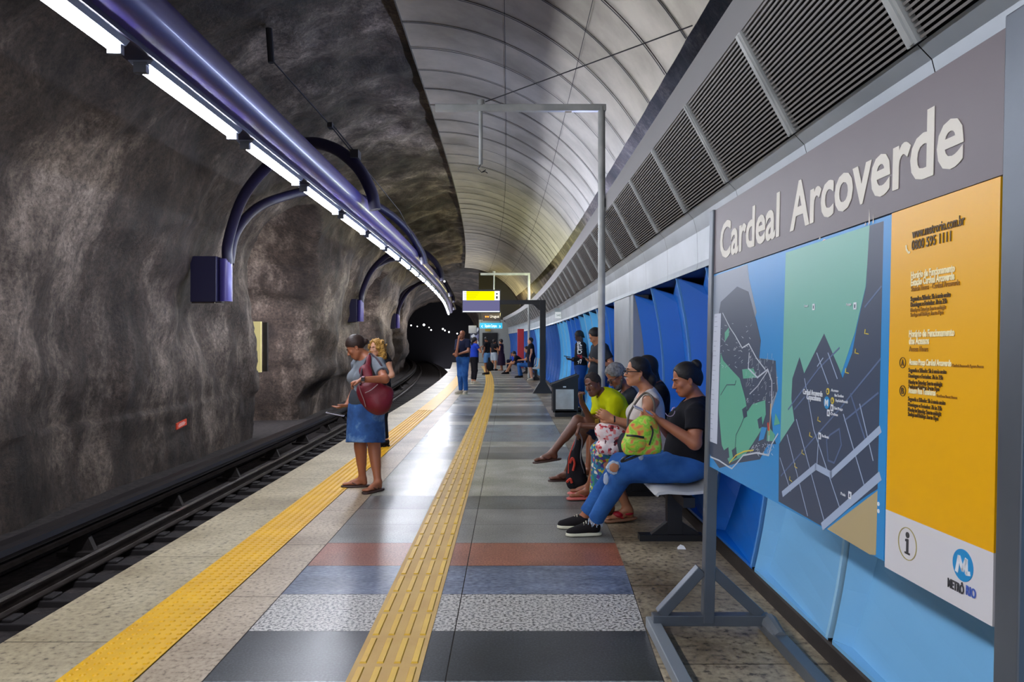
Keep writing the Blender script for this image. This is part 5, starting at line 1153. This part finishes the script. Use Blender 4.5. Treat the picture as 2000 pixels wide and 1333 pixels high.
FLW = ramp_mat('bag_floral', 'voronoi', 46, [(.0, '#b8303c'), (.14, '#ecd6d4'), (.5, '#f0e0dc'), (.68, '#e58a86'), (.8, '#f0e4e0'), (.93, '#5a2a34')], rough=.75, interp='CONSTANT')
r_ = empty('floral_bag', P(1188, 856, 5.92)); tag(r_, 'white bag with red floral print on the knees of the woman with glasses', 'bag')
f = F(); f.ell(P(1190, 848, 5.88), (.10, .07, .085), None, .02); f.ell(P(1180, 872, 5.88), (.075, .07, .06), None, .02); f.ell(P(1196, 876, 5.88), (.07, .07, .06), None, .02); f.ell(P(1176, 842, 5.88), (.06, .06, .06), None, .02); f.ell(P(1203, 858, 5.9), (.10, .06, .09), None, .04); sdfobj('bag_body', f, .007, FLW, r_, .008, 12)
f = F(); f.ell(P(1219, 868, 5.84), (.06, .05, .09), None, .03); sdfobj('dark_pouch', f, .007, fabric('pouch', '#3b3f46'), r_, .004)
b = MB(); b.tube(spline([P(1232, 862, 5.8), P(1226, 820, 5.82), P(1243, 785, 5.86), P(1262, 768, 5.9), P(1277, 785, 5.82), P(1278, 815, 5.86)], 26), .009, 8); b.build('shoulder_strap', mat('strap_taupe', '#6b6358', .7), r_, smooth=True)
# C: hidden one behind
s = Fig('seated person with long dark hair in black, mostly hidden behind the woman with glasses', V(1.25, 6.72, 0), SK_MID, .009, 1.0, True)
J = s.J
J['N'] = P(1284, 752, 6.7); J['Pv'] = P(1278, 862, 6.72); J['SL'] = P(1290, 768, 6.53); J['SR'] = P(1276, 768, 6.9); J['H'] = P(1262, 722, 6.7); J['hf'] = (-.97, .1, -.15)
J['EL'] = P(1280, 830, 6.46); J['WL'] = P(1240, 845, 6.5); J['ER'] = P(1262, 828, 7.0); J['WR'] = P(1225, 845, 6.85); J['HL'] = P(1268, 872, 6.63); J['HR'] = P(1266, 872, 6.81); J['KL'] = P(1180, 868, 6.7); J['KR'] = P(1178, 866, 6.92); J['AL'] = P(1150, 950, 6.95); J['AR'] = P(1152, 945, 7.14); J['AL'].z = .095; J['AR'].z = .095; J['TL'] = (-.95, -.2, 0); J['TR'] = (-.98, .1, 0)
s.body(1.05); s.hand('L', (-1, 0, 0), (0, 0, -1), .5, 1); s.hand('R', (-1, 0, 0), (0, 0, -1), .5, -1); s.finish(); s.hair(HAIRB, 'long', .009); s.shirt(TBLACK, .014, .6, .08); s.trousers(TNAVY, .012, .7, 'shorts'); s.sandal('L', mat('sole_pink', '#c96a62', .5), mat('strap_pink', '#b04a44', .5)); s.sandal('R', mat('sole_pink', '#c96a62', .5), mat('strap_pink', '#b04a44', .5))
# E: yellow tee
s = Fig('man in bright yellow t-shirt leaning forward on the bench with his hand at his mouth', V(1.15, 7.65, 0), SK_DARK, .0065, 1.0, False, 1.0, '#6d3b34')
J = s.J
J['N'] = P(1180, 768, 7.62); J['Pv'] = P(1236, 852, 7.65); J['SL'] = P(1200, 787, 7.45); J['SR'] = P(1172, 782, 7.82); J['H'] = P(1158, 752, 7.6); J['hf'] = (-.62, -.74, -.16); J['hu'] = (-.25, .1, 1)
J['ER'] = P(1158, 829, 7.62); J['WR'] = P(1136, 786, 7.52); J['EL'] = P(1188, 834, 7.34); J['WL'] = P(1132, 832, 7.38)
J['HL'] = P(1226, 862, 7.56); J['HR'] = P(1222, 860, 7.75); J['KR'] = P(1128, 822, 7.62); J['AR'] = P(1079, 884, 7.55); J['KL'] = P(1142, 836, 7.72); J['AL'] = P(1108, 926, 7.9); J['AL'].z = .085
J['TR'] = nrm((-.95, -.1, -.12)); J['TL'] = nrm((-.97, -.25, 0)); J['soleR'] = nrm(V(-.12, 0, .99)); J['freeR'] = 1
s.body(1.0); s.hand('R', (-.2, -.1, 1), (.8, -.5, .1), 1.4, -1); s.hand('L', (-.35, -.1, -1), (.9, 0, -.2), .5, -1); s.finish(); s.hair(HAIRSH, 'curlycap', .008)
s.shirt(TYEL, .018, .72, .10, .07, 't_shirt', .03, loose=.05, wr=.008); s.trousers(TNAVY, .014, .38, 'shorts')
s.sandal('R', LEATHER, mat('strap_maroon', '#4a1f1c', .5)); s.sandal('L', LEATHER, mat('strap_maroon', '#4a1f1c', .5))
b = MB(); b.obox(P(1166, 823, 7.28), (.02, 0, .005), (0, .012, 0), (0, 0, .02)); b.build('wrist_watch', mat('gold', '#c9a24a', .3, .9), s.root)
r_ = empty('backpack', P(1124, 945, 7.4)); tag(r_, 'black backpack with red trim held by its straps between the seated men\'s feet', 'bag')
f = F(); f.ell(P(1125, 925, 7.4), (.105, .08, .15), None, .05); f.ell(P(1128, 942, 7.4), (.11, .08, .08), None, .04); f.cap(P(1122, 900, 7.4), P(1130, 862, 7.4), .07, .025, .05); f.cut(V(1, 7.4, .012), (0, 0, -1)); sdfobj('bag_body', f, .007, fabric('bag_black', '#1a181b', '#26242a', 5, 20, .5), r_, .008, 10)
REDT = mat('bag_red_trim', '#c4402f', .6); b = MB(); b.tube(spline([P(1113, 905, 7.3), P(1118, 895, 7.29), P(1122, 905, 7.29), P(1119, 920, 7.29)], 14), .012, 6); b.tube(spline([P(1107, 942, 7.31), P(1114, 936, 7.29), P(1117, 944, 7.29)], 10), .013, 6); b.tube(spline([P(1124, 858, 7.36), P(1112, 892, 7.30), P(1110, 925, 7.31)], 14), .006, 6); b.build('red_trim', REDT, r_)
b = MB(); b.tube(spline([P(1131, 845, 7.36), P(1137, 862, 7.36), P(1134, 895, 7.33), P(1141, 925, 7.35)], 14), .006, 6); b.tube(spline([P(1127, 846, 7.36), P(1122, 870, 7.34), P(1118, 880, 7.34)], 14), .008, 6); b.build('hanging_strap', mat('strap_grey', '#6b6a70', .7), r_)
# D: grey haired man
s = Fig('older man with grey curly hair and beard looking down, behind the yellow t-shirt', V(1.2, 8.1, 0), SK_MID, .0075, 1.05)
J = s.J
J['N'] = P(1226, 762, 8.12); J['Pv'] = P(1236, 850, 8.15); J['SL'] = P(1235, 776, 7.96); J['SR'] = P(1218, 776, 8.32); J['H'] = P(1204, 736, 8.1); J['hf'] = (-.74, -.28, -.60); J['hu'] = (-.5, 0, .86); s.hs = 1.12
J['EL'] = P(1215, 822, 7.98); J['WL'] = P(1180, 838, 8.0); J['ER'] = P(1200, 822, 8.35); J['WR'] = P(1175, 835, 8.28); J['HL'] = P(1226, 860, 8.06); J['HR'] = P(1226, 860, 8.24); J['KL'] = P(1162, 852, 8.02); J['KR'] = P(1155, 850, 8.28); J['AL'] = P(1152, 915, 8.1); J['AR'] = P(1150, 912, 8.3); J['AL'].z = .09; J['AR'].z = .09; J['TL'] = (-.97, -.2, 0); J['TR'] = (-.98, .1, 0)
s.body(1.1); s.hand('L', (-1, 0, -.2), (0, 0, -1), .5, 1); s.hand('R', (-1, 0, -.2), (0, 0, -1), .5, -1); s.finish(closed=True, brow=HAIRG); s.hair(HAIRG, 'curlycap', .016); s.glasses(); s.shirt(TCHAR, .014, .6, .06); s.trousers(TNAVY, .014, .45, 'shorts')
f = F(); f.ell(s.hp(0, .055, -.085), (.058, .045, .045), s.HR, .02); f.cap(s.hp(-.06, 0, -.05), s.hp(-.03, .05, -.085), .02, .02, .02); f.cap(s.hp(.06, 0, -.05), s.hp(.03, .05, -.085), .02, .02, .02); f.ell(s.hp(0, .09, -.062), (.024, .03, .012), s.HR, .01, sub=True); sdfobj('beard', f, .006, mat('beard_grey', '#6f6a66', .9, noise=(40, '#3e3a38', .6), bump=(80, 1, .01)), s.root, .002, 60)
for d in 'LR': s.sandal(d, mat('sandal_pale', '#a79c8c', .6), mat('strap_pale', '#c4bbb0', .6))
# F: man in grey tee behind the pole
s = Fig('man in charcoal t-shirt looking at his phone, standing half behind the tall grey pole', V(1.3, 11, 0), SK_TAN, .009, 1.08)
f, r, k = stand(s, 1.36, 11.0, 1.72, 258, (-.85, -.2, -.5)); J = s.J; J['H'] = J['H']+V(-.04, 0, -.01); J['EL'] = P(1197, 716, 10.75); J['WL'] = P(1166, 706, 10.7); J['ER'] = J['SR']+V(-.08, .02, -.28); J['WR'] = P(1160, 706, 11.0)
s.body(1.05); s.hand('L', (-1, 0, .2), (0, .2, 1), .7, -1); s.hand('R', (-1, -.2, .1), (0, 0, 1), .6, 1); s.finish(closed=True); s.hair(HAIRB, 'short', .014); s.shirt(TCHAR, .016, .6, .10); s.trousers(DENIMD, .014, .95, 'jeans'); s.shoe('L', SHOEB, SHOEB); s.shoe('R', SHOEB, SHOEB)
phone(P(1146, 700, 10.8), (-1, .1, .35), (0, 1, .1), 'mobile phone held out by the man half behind the grey pole')
f = F(); f.ell(P(1163, 728, 10.72), (.12, .10, .11), None, .03); o = sdfobj('dark_jumper', f, .012, TCHAR, None, .01, 8); tag(o, 'dark bundled jumper at the waist of the man behind the grey pole', 'clothing')
# G: man with printed black shirt
s = Fig('man in black shirt with white and red print standing behind the litter bin', V(.95*1.45, 14.6, 0), SK_DEEP, .010, 1.0)
f, r, k = stand(s, (1134-CX)*15.4/FPX, 15.4, 1.74, 262, (-.85, -.15, -.45)); J = s.J; J['EL'] = J['SL']+V(.04, -.03, -.28); J['WL'] = P(1118, 703, 15.2); J['ER'] = J['SR']+V(-.02, 0, -.28); J['WR'] = P(1117, 703, 15.5)
s.body(1.0); s.hand('L', (-1, 0, .1), (0, 0, 1), .7, -1); s.hand('R', (-1, 0, .1), (0, 0, 1), .6, 1); s.finish(closed=True); s.hair(HAIRB, 'short', .010); s.shirt(TBLACK, .014, .6, .12, long=True, sleeve=1.2) if False else s.shirt(TBLACK, .014, 1.2, .12); s.trousers(DENIMD, .014, .95, 'jeans'); s.shoe('L', SHOEB, SHOEG); s.shoe('R', SHOEB, SHOEG)
for k_, (t, yy, c) in enumerate((('R', 676, '#e6e2de'), ('E', 684, '#e6e2de'), ('D', 692, '#e6e2de'), ('TM', 702, '#b02a30'), ('97', 711, '#e6e2de'))): textmesh('shirt_print', t, mat('shirt_print'+c, c, .7), P(1128, yy, 15.17), (.93, -.35, .1), (-.1, 0, 1), .12, s.root, width=.10, bold=.02)
phone(P(1108, 697, 15.3), (-1, .1, .2), (0, 1, .1), 'dark mobile phone held by the man in the printed black shirt')
# H: bald man
s = Fig('bald man in dark navy t-shirt and blue jeans standing with his hand at his chin', V(0, 21, 0), SK_MID, .010, 1.12)
f, r, k = stand(s, (904-CX)*21/FPX, 21, 1.84, 215, (-.5, -.85, 0), toe=20); J = s.J
J['EL'] = J['SL']+V(.02, -.13, -.27); J['WL'] = P(893, 693, 20.75); J['ER'] = P(891, 695, 20.7); J['WR'] = P(896, 662, 20.72)
s.body(1.15); s.hand('L', (-.8, 0, .1), (0, 1, 0), .6, 1); s.hand('R', (.4, 0, 1), (.5, 1, 0), 1.2, 1); s.finish(); s.shirt(TNAVY, .016, .7, .12); s.trousers(DENIM, .016, .97, 'jeans'); s.shoe('L', SHOEG, SOLEW); s.shoe('R', SHOEG, SOLEW)
# I
s = Fig('woman in blue top and black leggings half hidden behind the bald man', V(0, 26, 0), SK_TAN, .012, 1.02, True)
f, r, k = stand(s, (926-CX)*26/FPX, 26, 1.66, 60, (.8, .5, 0)); J = s.J; J['ER'] = J['SR']+V(.16, -.05, -.22); J['WR'] = P(938, 679, 25.9)
s.body(); s.hand('L', (0, 0, -1), (1, 0, 0), .4, 1); s.hand('R', (.8, 0, .3), (0, 0, 1), .6, 1); s.finish(eyes=False); s.hair(HAIRB, 'pony', .012); s.shirt(TBLUE, .014, .5, .08); s.trousers(TBLACK, .012, .9, 'leggings'); s.shoe('L', SHOEG, SOLEW); s.shoe('R', SHOEG, SOLEW)
# J
s = Fig('person in black top and denim shorts carrying a black bag mid platform', V(0, 33, 0), SK_MID, .013, 1.0)
f, r, k = stand(s, (951-CX)*33.5/FPX, 33.5, 1.72, 300, (-.7, .5, -.4)); J = s.J
s.body(); s.hand('L', (0, 0, -1), (1, 0, 0), .4, 1); s.hand('R', (0, 0, -1), (-1, 0, 0), .4, 1); s.finish(eyes=False); s.hair(HAIRB, 'short', .016); s.shirt(TBLACK, .02, .5, .05); s.trousers(DENIML, .02, .45, 'denim_shorts'); s.shoe('L', SHOEB, SHOEB); s.shoe('R', SHOEB, SHOEB)
f = F(); c = P(957, 716, 33.3); f.ell(c, (.17, .12, .22), None, .03); f.cap(c, P(955, 700, 33.3), .08, .04, .05); o = sdfobj('tote_bag', f, .016, TBLACK, None, .01, 6); tag(o, 'black bag carried low by the person in denim shorts', 'bag')
# K
s = Fig('person in dark top and pale shorts, partly hidden beyond the black bag', V(0, 38, 0), SK_TAN, .013, .95)
f, r, k = stand(s, (965-CX)*38/FPX, 38, 1.62, 30); s.body(); s.hand('L', (0, 0, -1), (1, 0, 0), .4, 1); s.hand('R', (0, 0, -1), (-1, 0, 0), .4, 1); s.finish(eyes=False); s.hair(HAIRB, 'short', .014); s.shirt(TBLACK, .018, .5, .02); s.trousers(fabric('shorts_pale', '#aab8c6'), .02, .42, 'pale_shorts'); s.shoe('L', SHOEB, SHOEB); s.shoe('R', SHOEB, SHOEB)
# L
s = Fig('woman in long dark purple dress with short black hair standing near the end wall', V(0, 38, 0), SK_TAN, .013, 1.0, True)
f, r, k = stand(s, (979-CX)*38/FPX, 38, 1.62, 285, (-.9, .3, -.1)); J = s.J; J['EL'] = J['SL']+V(-.05, 0, -.27); J['WL'] = P(969, 683, 37.8)
s.body(); s.hand('L', (-1, 0, .3), (0, 0, 1), .5, 1); s.hand('R', (0, 0, -1), (-1, 0, 0), .4, 1); s.finish(eyes=False); s.hair(HAIRB, 'short', .024)
T = F(); s.torso(T, .014, bust=s.bust, belly=1); T.cap(J['Pv'], V(J['Pv'].x, 38, .28), .17, .22, .05, None, True); T.ell(J['N']+V(0, 0, .03), (.11, .11, .10), None, .01, sub=True); sdfobj('long_dress', T, .013, fabric('dress_purple', '#2b1d33'), s.root, .01, 5); s.sandal('L', LEATHER, LEATHER); s.sandal('R', LEATHER, LEATHER)
# M, N seated far; O standing far
def farseat(lb, px, Y, sk, tee, tr, lean, hp_, feet, frac=1.0, hairm=HAIRB, res=.012):
    s = Fig(lb, V((px-CX)*Y/FPX, Y, 0), sk, res, 1.0); J = s.J; x = (px-CX)*Y/FPX; pv = V(x, Y, .56); J['Pv'] = pv; J['H'] = P(hp_[0], hp_[1], Y); J['N'] = J['H']+V(.06, 0, -.13)
    for d, q in (('L', -1), ('R', 1)):
        J['S'+d] = J['N']+V(.02, q*.17, -.05); J['E'+d] = J['S'+d]+V(-.10, q*.03, -.24); J['W'+d] = J['E'+d]+V(-.22, -q*.05, -.02); J['H'+d] = pv+V(-.03, q*.09, -.03); J['K'+d] = pv+V(-.45, q*.11, -.02)
        J['A'+d] = P(feet[0]+q*2, feet[1], Y+q*.12); J['A'+d].z = .09; J['T'+d] = V(-1, q*.1, 0)
    J['hf'] = (-.85, -.3, -.45*lean); s.body(); s.hand('L', (-1, 0, 0), (0, 0, -1), .5, 1); s.hand('R', (-1, 0, 0), (0, 0, -1), .5, -1); s.finish(eyes=False); s.hair(hairm, 'short', .014); s.shirt(tee, .016, .6, .05); s.trousers(tr, .014, frac, 'trousers' if frac > .5 else 'shorts'); s.shoe('L', SHOEB, SHOEB); s.shoe('R', SHOEB, SHOEB)
farseat('seated man in black t-shirt and shorts bent forward with elbows on knees', 1018, 34.0, SK_TAN, TBLACK, TNAVY, 1.0, (1004, 692), (990, 731), .45)
farseat('seated person in black cap and blue jeans beside the man in navy shorts', 1034, 30.5, SK_TAN, TBLACK, DENIM, .3, (1028, 683), (1017, 738))
farseat('seated person in a blue t-shirt at the far end of the distant bench', 1010, 36.5, SK_MID, TBLUE, TNAVY, .5, (1001, 693), (994, 727))
s = Fig('man in black t-shirt and navy shorts standing with arms down before the far bench', V(0, 28.3, 0), SK_LIGHT, .011, 1.08)
f, r, k = stand(s, (1037-CX)*28.3/FPX, 28.3, 1.66, 265, (-.95, -.1, .1)); s.body(1.1); s.hand('L', (0, 0, -1), (1, 0, 0), .4, 1); s.hand('R', (0, 0, -1), (-1, 0, 0), .4, 1); s.finish(eyes=False); s.hair(HAIRSH, 'short', .010); s.shirt(TBLACK, .016, .5, .05); s.trousers(TNAVY, .026, .46, 'shorts'); s.shoe('L', SHOEG, SHOEG); s.shoe('R', SHOEB, SHOEB)
